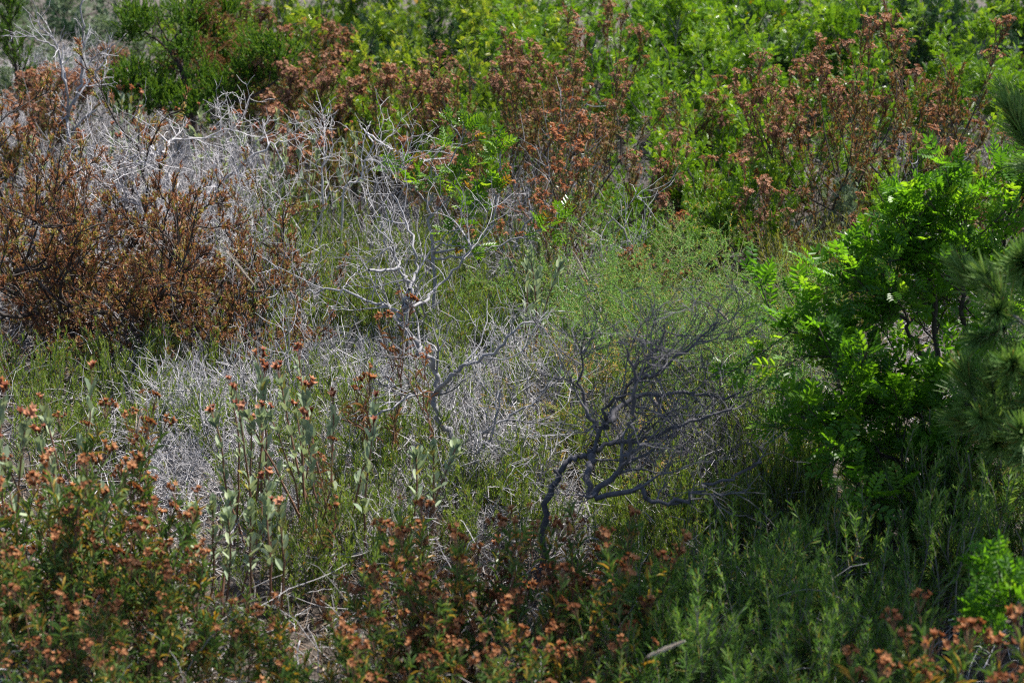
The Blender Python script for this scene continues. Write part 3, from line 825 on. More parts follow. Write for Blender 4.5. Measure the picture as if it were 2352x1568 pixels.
    needles(f, g, gr, 34, 0, (.3, .8), (.012, .02), .005); part('crown', f.mesh('young_juniper_crown', [M['juniper']]), o2)


juniper()

# ------------------------------------------------------------------ asparagus
ASP = [proto_asparagus(.62, 1.0), proto_asparagus(.55, .9)]
ASP_T = [proto_asparagus(.42, .8, 18, M['asparagus_tan'], 13, 22)]
ac = 'wild asparagus'
stand(ASP[0], 'asparagus_bush', 'biggest feathery pale green asparagus mound below the bright lentisk', ac, 1690, 7.7, 520, 430)
stand(ASP[1], 'asparagus_bush', 'feathery asparagus mound reaching up to the little brown-stemmed cistus', ac, 1480, 7.9, 490, 360)
stand(ASP[0], 'asparagus_bush', 'low feathery asparagus at the near right end of the big mound', ac, 1800, 7.1, 640, 300)
stand(ASP[1], 'asparagus_bush', 'shaded feathery asparagus right of the lentisk sapling', ac, 1300, 7.4, 570, 300)
stand(ASP[1], 'asparagus_bush', 'feathery asparagus just behind the twigs of the black dead bush', ac, 1550, 6.8, 700, 360)
stand(ASP[1], 'asparagus_bush', 'feathery asparagus in front of the slight rusty cistus', ac, 1390, 7.3, 600, 320)
stand(ASP[0], 'asparagus_bush', 'feathery asparagus in the middle, before the biggest mound', ac, 1640, 7.0, 640, 380)
stand(ASP[1], 'asparagus_bush', 'feathery asparagus touching the near lentisk leaves', ac, 1760, 6.4, 720, 300)
stand(ASP[1], 'asparagus_bush', 'feathery asparagus left of the black dead bush twigs', ac, 1440, 6.6, 690, 320)
stand(ASP_T[0], 'asparagus_bush', 'yellowing asparagus left of the black dead bush', ac, 1320, 6.3, 780, 300)
stand(ASP_T[0], 'asparagus_bush', 'tan low asparagus behind the fork of the black dead bush', ac, 1390, 5.8, 900, 260)

# ------------------------------------------------------------------ dead bushes
DEAD = [proto_dead(.8, 1.3, 13, None, 10, 5, 2), proto_dead(.8, 1.3, 13, None, 10, 5, 2)]
TANGLE = [proto_dead(.34, .7, 9, M[m], 9, 5, 2, -.02, 1.4, .2, .004) for m in ('dead', 'dead_mid', 'dead')]
TANGLE_D = [proto_dead(.36, .7, 9, M['dead_dark'], 9, 5, 2, -.02, 1.4, .2, .005) for _ in range(2)]
DEAD_M = [proto_dead(.6, 1.1, 8, M['dead_mid']), proto_dead(.6, 1.1, 7, M['dead_mid'])]
DEAD_D = [proto_dead(.6, 1.0, 7, M['dead_dark'], 9, 5, 1)]
bc = 'dead bush'
stand(DEAD[0], 'dead_bush', 'pale bare bush, left half of the big bleached tangle behind the scorched shrub', bc, 300, 8.7, 245, 380)
stand(DEAD[1], 'dead_bush', 'pale bare bush, right half of the big bleached tangle', bc, 570, 8.5, 265, 400)
stand(DEAD[1], 'dead_bush', 'low bleached bush in front of the big bleached tangle', bc, 500, 8.0, 400, 340)
stand(DEAD_M[0], 'dead_bush', 'grey bare bush between the bleached tangle and the crooked trunk', bc, 720, 7.6, 490, 380)
stand(DEAD_M[1], 'dead_bush', 'grey bare bush left of the crooked trunk, over rosemary', bc, 740, 6.9, 610, 420)
stand(DEAD_M[0], 'dead_bush', 'grey twig heap behind the lentisk sapling', bc, 1120, 8.1, 400, 330)
stand(DEAD_M[1], 'dead_bush', 'grey dead bush under the densest brown cistus', bc, 1120, 9.0, 225, 260)
stand(DEAD_M[0], 'dead_bush', 'thin grey dead bush right of the thin orange-headed cistus', bc, 1420, 8.1, 380, 230)
stand(DEAD_M[1], 'dead_bush', 'grey twigs under the brown cistus nearest the pine', bc, 2150, 8.9, 330, 240)
stand(DEAD_M[0], 'dead_bush', 'mauve-grey dead bush at the left edge behind the bleached tangle', bc, 60, 9.6, 160, 300)
stand(DEAD_M[1], 'dead_bush', 'mauve-grey dead bush at the foot of the tall bare sapling', bc, 170, 10.2, 195, 300)
stand(DEAD_M[0], 'dead_bush', 'mauve-grey twigs between the tall bare sapling and the juniper', bc, 250, 11.6, 150, 260)
stand(DEAD_M[1], 'dead_bush', 'grey dead bush at the left edge just above the scorched shrub', bc, 10, 8.9, 245, 260)
stand(DEAD_M[1], 'dead_bush', 'collapsed grey dead bush in front of the scorched orange-brown shrub', bc, 455, 6.6, 735, 330)
stand(DEAD_M[0], 'dead_bush', 'flattened grey dead bush lying left of the grey-leaved cistus stems', bc, 520, 5.9, 830, 340)
stand(DEAD_M[1], 'dead_bush', 'grey bare bush right of the crooked trunk', bc, 1130, 6.5, 800, 380)
stand(DEAD_D[0], 'dead_bush', 'dusky twig mass touching the near lentisk leaves', bc, 1680, 6.1, 770, 330)
stand(DEAD_D[0], 'dead_bush', 'dusky twigs low behind the limb of the black dead bush', bc, 1560, 5.7, 880, 340)



def tangle(label, group, protos, x0, y0, x1, y1, n, s=(.8, 1.25), lift=.15):
    nx = max(1, round(math.sqrt(n * (x1 - x0) / max(1, (y1 - y0)) * .7))); ny = math.ceil(n / nx)
    for c in range(n):
        i, j = c % nx, c // nx
        g = G(x0 + (x1 - x0) * (i + R.uniform(.1, .9)) / nx, y0 + (y1 - y0) * (j + R.uniform(.1, .9)) / ny, lift); k = R.uniform(*s)
        protos[c % len(protos)].put('twig_tangle', label, 'twig tangle', (g[0], g[1], float(ht(g[0], g[1]))), R.uniform(0, 6.28), (k, k, k), group)


tangle('low tangle of fine grey twigs woven through the rosemary left of the crooked trunk', 'twig tangles left of the crooked trunk', TANGLE, 380, 640, 920, 1080, 34)
tangle('low tangle of fine grey twigs just right of the crooked trunk', 'twig tangles right of the crooked trunk', TANGLE, 980, 620, 1300, 1080, 20)
tangle('low pale twig tangle between the bleached bushes and the lentisk sapling', 'twig tangles by the lentisk sapling', TANGLE, 640, 450, 1260, 620, 12)
tangle('low dark twig tangle round the limbs of the black dead bush', 'dark twig tangles round the black dead bush', TANGLE_D, 1300, 780, 1790, 1110, 18)
tangle('pale twig tangle among the straw behind the brown-headed centre cistus', 'twig tangles among the straw', TANGLE, 700, 1090, 1230, 1320, 9, (.55, .85), .08)
tangle('mauve-grey twig tangle far back at the left edge', 'twig tangles far back at the left', TANGLE, 0, 150, 330, 290, 10, (1.0, 1.5), .2)
tangle('blue-grey twig tangle at the foot of the big bleached bushes', 'twig tangles under the bleached bushes', TANGLE, 180, 330, 720, 560, 18, (1., 1.5), .25)

Y = 9.3
def q(x, y, d=0.): return P(x, y, Y + d)
b = q(158, 360); b[2] = float(ht(b[0], b[1]))
tk = dict(k2=9, l2=(.08, .22), k3=2, l3=(.04, .1), wig=.14, up=(0, 0, .15), rmin=.002)
traced('dead_sapling', 'tall bare sapling with bleached upright limbs in the top left', 'dead sapling', tuple(b), [
    ('trunk', [b, q(158, 300), q(157, 260), q(180, 215), q(186, 170), q(190, 90), q(190, 40), q(186, -20)], .013, .004, tk),
    ('branch', [q(157, 262), q(150, 190, -.1), q(135, 120, -.1), q(100, 95, -.15), q(38, 72, -.2)], .009, .003, tk),
    ('branch', [q(150, 190, -.1), q(140, 130, .05), q(120, 88, .1), q(78, 48, .1)], .008, .003, tk),
    ('branch', [q(170, 240), q(200, 190, .1), q(235, 150, .15), q(260, 100, .2)], .008, .003, tk),
    ('branch', [q(185, 190), q(205, 140, .1), q(240, 118, .1), q(252, 112, .1)], .006, .003, tk)], M['dead_mid'])

Y = 8.4
b = q(420, 580); b[2] = float(ht(b[0], b[1]))
tk = dict(k2=12, l2=(.15, .4), k3=5, l3=(.08, .18), wig=.2, up=(0, 0, .1), k4=2)
traced('dead_bush', 'bleached dead bush with a thick forked trunk in the middle of the pale tangle', bc, tuple(b), [
    ('trunk', [b, q(420, 520), q(412, 480), q(395, 430), q(378, 380), q(370, 345)], .022, .010, tk),
    ('branch', [q(415, 495), q(370, 480, -.1), q(320, 470, -.2), q(270, 455, -.2)], .012, .004, tk),
    ('branch', [q(415, 490), q(470, 450, .1), q(530, 400, .2), q(600, 345, .2), q(650, 325, .2)], .016, .004, tk),
    ('branch', [q(375, 360), q(330, 350, .1), q(280, 372, .1), q(220, 380, .1)], .009, .003, tk),
    ('branch', [q(372, 350), q(400, 320, .1), q(470, 315, .2), q(540, 290, .2)], .009, .003, tk)], M['dead'])

Y = 8.6
b = q(775, 500); b[2] = float(ht(b[0], b[1]))
tk = dict(k2=10, l2=(.1, .3), k3=4, l3=(.08, .16), wig=.2, k4=1)
traced('dead_bush', 'bare forked grey branch arching above the olive green rosemary', bc, tuple(b), [
    ('trunk', [b, q(790, 450), q(826, 410), q(837, 376), q(857, 326)], .007, .004, tk),
    ('branch', [q(857, 326), q(835, 295, .1), q(826, 285, .1)], .005, .003, None),
    ('branch', [q(845, 305, -.1), q(880, 330, -.2), q(912, 349, -.3), q(950, 362, -.3), q(985, 368, -.3)], .006, .003, tk),
    ('branch', [q(745, 480), q(740, 400), q(750, 330), q(725, 270)], .007, .003, tk)], M['dead'])

Y = 5.7
b = q(1040, 1045); b[2] = float(ht(b[0], b[1]))
tk = dict(k2=7, l2=(.12, .36), k3=4, l3=(.08, .2), wig=.2, k4=1, tone=.45)
traced('dead_bush', 'dead bush with a long crooked grey trunk snaking up the middle', bc, tuple(b), [
    ('trunk', [b, q(1038, 1025), q(1021, 965), q(994, 920), q(1007, 893), q(997, 858), q(970, 814), q(950, 785), q(928, 745), q(917, 722), q(932, 703), q(940, 664), q(935, 640), q(918, 615), q(905, 585), q(880, 550), q(872, 510)], .014, .003, dict(tk, k2=20)),
    ('branch', [q(918, 616), q(880, 621, -.05), q(847, 619, -.1)], .007, .005, None),
    ('branch', [q(1005, 895), q(1035, 865, -.1), q(1066, 838, -.1), q(1117, 817, -.15), q(1180, 760, -.2), q(1235, 740, -.2)], .011, .003, tk),
    ('branch', [q(917, 722), q(890, 700, .1), q(850, 690, .2), q(780, 665, .3), q(700, 670, .3)], .008, .003, tk),
    ('branch', [q(1005, 900), q(950, 905, -.1), q(890, 940, -.2), q(830, 960, -.2)], .008, .003, tk),
    ('branch', [q(930, 706), q(975, 690, .1), q(1010, 655, .2), q(1060, 600, .2), q(1090, 560, .2)], .008, .003, tk),
    ('branch', [q(1035, 1020), q(1100, 1000, -.1), q(1160, 960, -.1), q(1230, 920, -.1)], .009, .003, tk),
    ('branch', [q(1038, 1030), q(1080, 1040, -.1), q(1120, 1020, -.2), q(1140, 960, -.2), q(1150, 900, -.2)], .009, .003, tk),
    ('branch', [q(940, 664), q(960, 620, .1), q(950, 570, .1), q(930, 500, .2), q(900, 440, .2)], .007, .003, tk)], M['dead_mid'])

Y = 5.0
b = q(1240, 1185); b[2] = float(ht(b[0], b[1]))
tk = dict(k2=9, l2=(.1, .3), k3=5, l3=(.07, .17), wig=.19, k4=2, tone=.75)
traced('dead_bush', 'black-limbed dead bush, its thick leaning trunk low in the middle', bc, tuple(b), [
    ('trunk', [b, q(1255, 1150), q(1281, 1103), q(1288, 1072), q(1320, 1050), q(1356, 1041), q(1370, 1012), q(1386, 975), q(1407, 925), q(1455, 872), q(1486, 835), q(1520, 790), q(1525, 745)], .013, .003, dict(tk, k2=16, t0=.35)),
    ('branch', [q(1356, 1041), q(1355, 1080, -.1), q(1363, 1137, -.2), q(1459, 1123, -.25), q(1510, 1150, -.3), q(1579, 1147, -.3), q(1660, 1105, -.3), q(1750, 1060, -.3)], .014, .004, dict(tk, k2=7)),
    ('branch', [q(1363, 1135, -.2), q(1411, 1085, -.2), q(1447, 1030, -.2), q(1452, 960, -.2), q(1459, 879, -.2), q(1440, 800, -.2)], .012, .004, tk),
    ('branch', [q(1386, 975), q(1440, 920, .1), q(1520, 905, .15), q(1600, 910, .2), q(1700, 900, .2)], .011, .004, tk),
    ('branch', [q(1350, 1045), q(1400, 1020, .1), q(1500, 1000, .1), q(1600, 960, .1), q(1680, 940, .1)], .010, .004, tk),
    ('branch', [q(1375, 1000), q(1350, 940, .1), q(1330, 880, .1), q(1345, 800, .1)], .009, .003, tk),
    ('branch', [q(1455, 872), q(1500, 860, -.1), q(1580, 800, -.1), q(1650, 740, -.1)], .008, .003, tk)], M['dead_dark'])


def stick(label, pl, r, mat, Y=None, tw=None, lift=.06):
    pts = [G(x, y, lift) for x, y in pl]
    traced('fallen_branch', label, 'fallen branch', tuple(pts[0]), [('branch', pts, r, r * .5, tw)], mat)


tk = dict(k2=2, l2=(.08, .2), k3=1, l3=(.05, .12), wig=.12)
stick('pale fallen branch lying level, left of the brown-headed centre cistus', [(725, 1278), (775, 1276), (850, 1262), (912, 1250), (980, 1240), (1040, 1234), (1120, 1225)], .006, M['dead_mid'], tw=tk, lift=.12)
stick('thin curved fallen branch below the level pale one', [(915, 1262), (905, 1290), (878, 1319), (840, 1334), (800, 1342), (760, 1370)], .004, M['dead_mid'], lift=.08)
stick('pale crooked fallen branch above the grey-leaved cistus stems', [(352, 845), (380, 870), (410, 886), (445, 892), (479, 896), (508, 908)], .007, M['dead_mid'], tw=tk, lift=.15)
stick('dark fallen branch in the shade, right of the brown-headed centre cistus', [(1440, 1340), (1490, 1354), (1527, 1355), (1580, 1345), (1620, 1340)], .009, M['dead_mid'], lift=.1)
stick('grey fallen branch behind the brown-headed centre cistus', [(1130, 1242), (1200, 1246), (1300, 1246), (1365, 1236)], .007, M['dead_mid'], lift=.1)
stick('brown fallen branch under the lentisk boughs', [(1960, 1130), (2010, 1140), (2050, 1150)], .010, M['bark_grey'], lift=.15)
stick('short gnarled stick in the shaded near corner', [(1780, 1515), (1820, 1495), (1870, 1470)], .009, M['bark_grey'], lift=.12)

# ------------------------------------------------------------------ lentisk with traced limbs


def leafy(name, label, cat, base, limbs, mat, wood, k2=9, l2=(.12, .3), k3=4, l3=(.06, .14), leaves=5, sz=1., t0=.3, up=.25):
    o = root(name, label, cat, tuple(base)); b = np.asarray(base, float); fol = Acc()
    for nm, pl, r0, r1, lf in limbs:
        qq = smooth(np.asarray(pl, float) - b, 4); qq[1:-1] += R.normal(size=(len(qq) - 2, 3)) * .006
        s = np.linspace(0, 1, len(qq)); lr = (r0 * (1 - s) + r1 * s)[None]; L = qq[None]
        a = Acc(); tubes(a, L, lr, 7, .5)
        if lf:
            sp, sd, sr = spawn(L, lr, int(k2 * lf), t0, 1, .4, 1.1, (0, 0, up)); b2, r2 = grow(sp, sd, R.uniform(*l2, len(sp)), 5, .14, (0, 0, .04), np.minimum(sr * .7, .004), .0018); tubes(a, b2, r2, 4, .5)
            tp, td, _ = spawn(b2, r2, k3, .25, 1, .4, 1., (0, 0, up)); b3, r3 = grow(tp, td, R.uniform(*l3, len(tp)), 4, .1, (0, 0, .05), .0018, .001); tubes(a, b3, r3, 3, .5)
            p, d, r = along(b3, r3, R.uniform(.1, 1, (len(b3), leaves))); n = len(p); ld = swing(d, R.uniform(.5, 1.2, n), (0, 0, .1))
            ti = np.clip(.5 + R.normal(size=n) * .25 - (R.random(n) < .0012) * 2, 0, 1); nr = nz(zup(n) + R.normal(size=(n, 3)) * .5); wh = R.integers(0, 3, n)
            for i in range(3):
                m_ = wh == i; inst(fol, PINNATE[i], p[m_], ld[m_], nr[m_], R.uniform(.85, 1.2, m_.sum()) * sz, ti[m_])
        part(nm, a.mesh(name + '_' + nm, [wood]), o)
    part('foliage', fol.mesh(name + '_foliage', [mat]), o)
    return o


Y = 7.5
b = q(990, 640); b[2] = float(ht(b[0], b[1]))
leafy('lentisk_sapling', 'small lentisk sapling with shiny bright leaves and a pale slim trunk', 'lentisk sapling', b, [
    ('trunk', [b, q(995, 590), q(985, 520), q(988, 470), q(990, 430)], .010, .005, 0),
    ('branch', [q(988, 470), q(970, 450), q(950, 430), q(930, 425)], .005, .002, .6),
    ('branch', [q(988, 460), q(1000, 420), q(995, 390), q(985, 370)], .005, .002, .7),
    ('branch', [q(985, 500), q(1020, 470, .1), q(1040, 440, .1), q(1050, 425, .1)], .005, .002, .6),
    ('branch', [q(990, 430), q(1030, 370, .2), q(1060, 325, .2), q(1035, 285, .2)], .005, .002, .7),
    ('branch', [q(990, 560), q(1040, 530, -.1), q(1075, 505, -.1), q(1090, 490, -.1)], .005, .002, .6),
    ('branch', [q(992, 580), q(1060, 570, -.1), q(1110, 540, -.1), q(1140, 480, -.1), q(1150, 400, 0), q(1148, 375, 0)], .007, .002, .8),
    ('branch', [q(993, 590), q(1060, 590, -.15), q(1150, 560, -.2), q(1235, 530, -.2), q(1255, 520, -.2)], .006, .002, .6),
    ('branch', [q(992, 585), q(1010, 560, -.15), q(1030, 560, -.2), q(1080, 570, -.2)], .006, .002, .5)],
    M['lentisk'], M['dead_mid'], 7, (.05, .13), 2, (.03, .07), 4, 1.1, .55)

Y = 5.3
b = q(2270, 1290); b[2] = float(ht(b[0], b[1]))
leafy('lentisk_shrub', 'near dark green lentisk with glowing leaf edges and visible boughs at the right', lc, b, [
    ('trunk', [b, q(2260, 1200), q(2250, 1100), q(2200, 1000), q(2150, 900)], .022, .014, .25),
    ('branch', [q(2200, 1000), q(2120, 960, -.1), q(2040, 940, -.15), q(1980, 925, -.2), q(1930, 900, -.2)], .010, .003, 1.3),
    ('branch', [q(2150, 900), q(2080, 870, 0), q(1990, 840, 0), q(1900, 800, 0), q(1810, 760, 0)], .010, .003, 1.5),
    ('branch', [q(2150, 900), q(2110, 800, .1), q(2080, 740, .1), q(2040, 690, .1), q(2010, 660, .1)], .010, .003, 1.2),
    ('branch', [q(2160, 910), q(2150, 780, .2), q(2140, 640, .2), q(2110, 560, .2), q(2080, 540, .2)], .012, .003, 1.5),
    ('branch', [q(2200, 1000), q(2220, 820, .2), q(2210, 680, .2), q(2220, 580, .2), q(2200, 500, .2)], .013, .003, 1.6),
    ('branch', [q(2230, 1050), q(2270, 850, .2), q(2300, 680, .2), q(2300, 560, .3), q(2330, 460, .3)], .013, .003, 1.6),
    ('branch', [q(2250, 1100), q(2150, 1080, -.1), q(2050, 1050, -.2), q(1960, 1010, -.2)], .010, .003, 1.1),
    ('branch', [q(2255, 1150), q(2190, 1120, -.2), q(2120, 1080, -.2), q(2060, 1000, -.2)], .009, .003, .9),
    ('branch', [q(2250, 1100), q(2320, 1000, -.1), q(2380, 900, -.1)], .010, .003, 1.0),
    ('branch', [q(2250, 1110), q(2200, 1060, -.25), q(2230, 960, -.3), q(2200, 880, -.3)], .009, .003, .9),
    ('branch', [q(2262, 1200), q(2170, 1150, -.2), q(2050, 1090, -.3), q(1960, 1080, -.35)], .009, .003, .9)],
    M['lentisk_deep'], M['bark'], 12, (.12, .32), 4, (.05, .12), 4, 1.2, .2, .12)
Y = 3.9
b = q(2370, 1500); b[2] = float(ht(b[0], b[1]))
leafy('lentisk_shrub', 'low lentisk sprig in the bottom right corner', lc, b, [
    ('branch', [b, q(2350, 1480), q(2330, 1430), q(2310, 1380)], .006, .002, 1.),
    ('branch', [b, q(2345, 1500), q(2320, 1480), q(2280, 1460)], .006, .002, 1.)], M['lentisk_deep'], M['bark'], 7, (.06, .14), 3, (.04, .08), 4, 1.0)

# ------------------------------------------------------------------ pine


def pine():
    b = np.array([2.75, 5.6, float(ht(2.75, 5.6))])
    o = root('pine_tree', 'pine whose long-needled boughs reach in at the right edge', 'pine', tuple(b))
    a = Acc(); L, lr = grow(np.zeros((1, 3)), np.array([[-.05, -.05, 1.]]), 4.4, 14, .04, (0, 0, .1), .09, .03); tubes(a, L, lr, 10, .5); part('trunk', a.mesh('pine_trunk', [M['bark_grey']]), o)
    def lc_(x, y, Yd): return P(x, y, Yd) - b
    limbs = []
    def at(z): return L[0, min(14, max(0, int(z / 4.4 * 14)))]
    # boughs that show in the picture
    for tip, z in (((2280, 700, 4.35), .7), ((2340, 600, 4.5), 1.0), ((2215, 925, 4.3), .6), ((2310, 830, 4.2), .6), ((2375, 270, 5.2), 1.5), ((2365, 390, 5.0), 1.4), ((2350, 1010, 4.2), .5), ((2300, 1000, 4.4), .5), ((2360, 760, 4.3), .9)):
        t = lc_(*tip); s = at(z); mid = (s + t) / 2 + np.array([.1, .1, -.15]); limbs.append((np.array([s, mid, t]), .014, 1.))
    # boughs overhead, out of the picture, which shade the near ground
    for tx, ty, tz in ((1.5, 5.3, 2.6), (1.0, 5.5, 2.75), (1.6, 4.5, 2.5), (.55, 5.6, 2.9), (1.25, 4.9, 2.95), (1.6, 5.9, 3.2), (2.4, 6.6, 3.4), (2.3, 4.4, 3.5), (3.4, 5.0, 3.6), (3.5, 6.2, 3.3), (2.9, 6.8, 3.9), (2.8, 5.5, 4.6), (.9, 5.0, 2.55), (2.3, 3.9, 2.6), (.95, 4.75, 2.8), (1.15, 5.1, 3.0), (1.4, 4.7, 2.75), (1.2, 4.85, 2.65), (.75, 4.9, 2.9), (.4, 4.6, 2.9), (.05, 4.65, 3.0)):
        t = np.array([tx, ty, tz]) - b; s = at(tz - .5); mid = (s + t) / 2 + np.array([0, 0, .12]); limbs.append((np.array([s, mid, t]), .022, 2.2))
    fol = Acc()
    for pl, r0, dens in limbs:
        qq = smooth(pl, 6); s = np.linspace(0, 1, len(qq)); lr = (r0 * (1 - s) + .004 * s)[None]; a = Acc(); tubes(a, qq[None], lr, 6, .5)
        k = int(7 * dens); sp, sd, sr = spawn(qq[None], lr, k, .55, 1, .4, .9, (0, 0, .2)); b2, r2 = grow(sp, sd, R.uniform(.1, .3, k), 5, .12, (0, 0, .06), .005, .003)
        b2 = np.concatenate([b2, qq[None, -6:]]); r2 = np.concatenate([r2, lr[:, -6:]])
        tubes(a, b2, r2, 5, .5); part('branch', a.mesh('pine_branch', [M['bark_grey']]), o)
        needles(fol, b2, r2, 240 if dens < 2 else 130, .35, (.35, .95), (.08, .125), .0034 if dens < 2 else .003, lambda n, t: np.clip(.2 + R.uniform(0, .8, n) - (R.random(n) < .03), 0, 1))
    part('needles', fol.mesh('pine_needles', [M['pine']]), o)


pine()

# ------------------------------------------------------------------ grey-leaved cistus
GREY = [proto_grey(.55, 4, .3), proto_grey(.5, 5, .45), proto_grey(.45, 3, .3)]
GREY_N = [proto_grey(.4, 4, .4, False, 10)]
gc = 'grey-leaved cistus'
for i, (pr, px, Y, top, lab) in enumerate([
    (GREY[0], 545, 5.1, 880, 'grey-leaved cistus with two open capsules, leftmost of the row of tall stems'),
    (GREY[2], 600, 5.1, 835, 'tallest grey-leaved cistus stem with a dark red capsule tuft'),
    (GREY[0], 690, 5.2, 885, 'grey-leaved cistus third from the left in the row of tall capsule stems'),
    (GREY[1], 755, 5.15, 860, 'grey-leaved cistus with capsules, right of the tallest stem'),
    (GREY[2], 800, 5.0, 915, 'grey-leaved cistus with round red capsules, rightmost of the row of tall stems'),
    (GREY[1], 25, 4.7, 850, 'pale grey-leaved cistus cut off by the left edge'),
    (GREY[0], 95, 4.6, 930, 'pale grey-leaved cistus just right of the one at the left edge'),
    (GREY_N[0], 185, 4.5, 1035, 'grey-leaved cistus rosette among the orange capsules at the left'),
    (GREY_N[0], 430, 4.6, 1120, 'grey-leaved rosettes behind the dark green capsule-bearing cistus'),
    (GREY_N[0], 510, 4.5, 1130, 'grey-leaved rosettes below the row of tall stems, left of the rust capsules'),
    (GREY[2], 590, 4.6, 1090, 'grey-leaved cistus with rust capsules below the row of tall stems'),
    (GREY_N[0], 945, 5.1, 990, 'lone grey-leaved cistus rosette close beside the foot of the crooked trunk'),
    (GREY_N[0], 1205, 7.0, 555, 'small grey-leaved sprig in the rosemary below the lentisk sapling'),
    (GREY[0], 640, 9.6, 245, 'silvery shrubby cistus just below the juniper, right of the bleached tangle'),
    (GREY[1], 560, 9.4, 280, 'silvery cistus seen through the bleached tangle'),
    (GREY[1], 700, 9.2, 300, 'silvery cistus right behind the bleached tangle'),
    (GREY[1], 180, 9.5, 290, 'silvery cistus at the base of the tall bare sapling'),
    (GREY[1], 240, 10.4, 215, 'silvery cistus between the tall bare sapling and the juniper'),
    (GREY[0], 470, 9.9, 245, 'silvery cistus straight below the juniper trunk'),
    (GREY[0], 800, 9.4, 290, 'silvery cistus below the small brown cistus left of the dark mound'),
    (GREY[0], 330, 9.8, 250, 'silvery cistus left below the juniper'),
]):
    k = 1.0
    stand(pr, 'grey_cistus', lab, gc, px, Y, top, 220 if Y > 9 else None)

# ------------------------------------------------------------------ foreground cistus
CIS = [proto_cistus(.55, .6, 13, 30), proto_cistus(.55, .6, 13, 38), proto_cistus(.5, .6, 12, 18)]
CIS_B = [proto_cistus(.55, .75, 16, 92, M['cistus'], CAPS, 9, .1)]
fc = 'cistus'
for pr, px, Y, top, w, lab in [
    (CIS[0], 40, 4.3, 1040, 330, 'green cistus with orange capsules in the left corner of the near thicket'),
    (CIS[1], 210, 4.35, 1010, 330, 'green cistus with the highest orange capsules of the near left thicket'),
    (CIS[0], 330, 4.2, 1130, 330, 'dense dark green cistus with orange capsules, middle of the near left thicket'),
    (CIS[1], 120, 4.0, 1230, 340, 'cistus with brown capsules low at the left edge'),
    (CIS[2], 470, 4.1, 1270, 300, 'cistus with rusty capsules at the right end of the near left thicket'),
    (CIS[1], 330, 3.85, 1370, 330, 'shaded cistus with brown capsules at the bottom, left thicket'),
    (CIS[2], 640, 3.9, 1390, 260, 'green cistus with few capsules at the bottom, left of the centre cistus'),
    (CIS[2], 780, 3.75, 1450, 260, 'light green cistus sprawling at the bottom under the centre cistus'),
    (CIS[0], 90, 3.7, 1440, 330, 'dark cistus filling the bottom left corner'),
    (CIS_B[0], 1120, 4.25, 1160, 430, 'big shaded cistus crowded with brown capsules at the bottom centre'),
    (CIS_B[0], 1290, 4.2, 1190, 300, 'right-hand shaded cistus crowded with brown capsules at the bottom centre'),
    (CIS_B[0], 980, 4.0, 1330, 330, 'left-hand shaded cistus with brown capsules at the bottom centre'),
    (CIS[1], 1200, 3.7, 1440, 330, 'low cistus with pale capsules at the very bottom centre'),
    (CIS[0], 2210, 3.5, 1370, 240, 'cistus with brown capsules and looping stems in the bottom right corner'),
    (CIS[2], 2080, 3.5, 1480, 220, 'short cistus with furry capsules left of the looping stems, bottom right'),
]:
    stand(pr, 'cistus_shrub', lab, fc, px, Y, top, w)
# single capsule stalks
Y = 5.4
b = q(872, 900); b[2] = float(ht(b[0], b[1]))
CST = [proto_cistus(.7, .2, 2, 6, M['cistus_brown'], CAPS, 4, .3)]
stand(CST[0], 'cistus_stalk', 'lone orange cistus stalk left of the crooked trunk', fc, 872, 5.6, 672, 100)
stand(CST[0], 'cistus_stalk', 'short rusty cistus stalk beside the thick part of the crooked trunk', fc, 960, 5.5, 770, 60)
stand(CST[0], 'cistus_stalk', 'rusty capsule stalk in the rosemary above the near left thicket', fc, 285, 4.9, 900, 90)
stand(CST[0], 'cistus_stalk', 'dry brown leafy stalk behind the lone grey rosette', fc, 720, 4.8, 1010, 130)


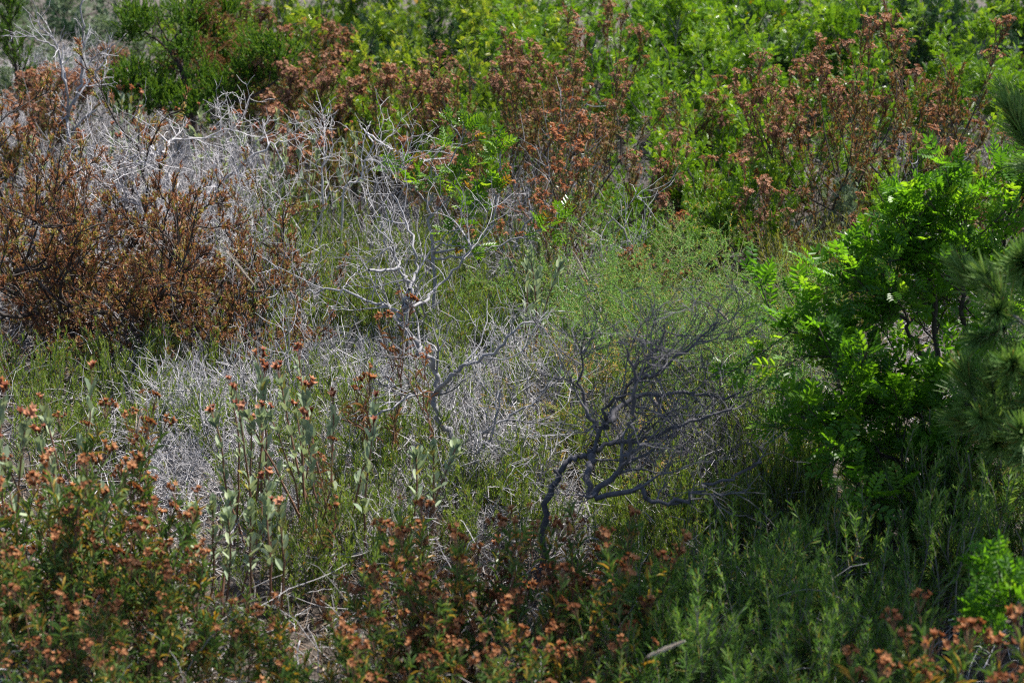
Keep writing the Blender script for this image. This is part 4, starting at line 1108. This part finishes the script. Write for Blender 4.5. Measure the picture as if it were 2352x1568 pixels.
def seedhead(label, p0, p1, base):
    p0, p1, base = map(np.asarray, (p0, p1, base)); o = root('grass_spike', label, 'grass spike', tuple(base))
    a = Acc(); qq = smooth(np.array([base, (base + p0) / 2 + [0.02, 0, .03], p0, p1]) - base, 5); tubes(a, qq[None], np.full((1, len(qq)), .0012), 4, .5)
    part('stem', a.mesh('grass_stem', [M['straw']]), o)
    f = Acc(); n = 700; t = R.uniform(0, 1, n); ax = p1 - p0; p = (p0 - base) + ax * t[:, None]; d = swing(nz(np.tile(ax, (n, 1))), R.uniform(.5, 1.1, n)); L = R.uniform(.006, .011, n) * (1 - .5 * np.abs(2 * t - 1) ** 3)
    inst(f, NEEDLE, p, d, R.normal(size=(n, 3)), np.stack([np.full(n, .0014), L, L], 1), R.uniform(0, 1, n)); part('seed_head', f.mesh('grass_seed_head', [M['seed']]), o)


g = G(1440, 1600); seedhead('pale furry grass spike tilted over the shaded near rosemary', P(1485, 1507, 3.75), P(1572, 1470, 3.75), g)
g = G(1690, 1000); seedhead('curved straw-coloured grass spike beside the asparagus', P(1650, 712, 6.3), P(1672, 735, 6.3), g)
g = G(640, 720); seedhead('slanting tan grass spike in front of the lower scorched shrub', P(520, 575, 6.6), P(585, 655, 6.6), g)
g = G(1330, 700); seedhead('arched straw grass spike in the shaded asparagus', P(1315, 575, 7.0), P(1350, 640, 7.0), g)
g = G(300, 900); seedhead('pale grass spike hanging over the left rosemary', P(310, 1012, 4.9), P(325, 940, 4.9), g)

# ------------------------------------------------------------------ light
w = bpy.data.worlds.new('World'); SC.world = w; w.use_nodes = True; nt = w.node_tree; bg = nt.nodes['Background']
sky = nt.nodes.new('ShaderNodeTexSky'); sky.sky_type = 'NISHITA'; sky.sun_disc = False
EL, AZ = rad(61), rad(58)      # azimuth from +Y toward +X
sky.sun_elevation = EL; sky.sun_rotation = AZ; nt.links.new(sky.outputs[0], bg.inputs[0]); bg.inputs[1].default_value = .085
sd = Vector((math.sin(AZ) * math.cos(EL), math.cos(AZ) * math.cos(EL), math.sin(EL)))
sl = bpy.data.lights.new('sun', 'SUN'); sl.energy = 5; sl.angle = rad(.5); sl.color = (1, .95, .87)
so = bpy.data.objects.new('sun', sl); COL.objects.link(so); so.rotation_euler = sd.to_track_quat('Z', 'Y').to_euler()
SC.cycles.use_denoising = False; SC.cycles.filter_width = 1.1; SC.cycles.sample_clamp_indirect = 4
SC.cycles.max_bounces = 8; SC.cycles.transmission_bounces = 4; SC.cycles.diffuse_bounces = 4
SC.view_settings.view_transform = 'Standard'; SC.view_settings.look = 'None'; SC.view_settings.exposure = 1.25
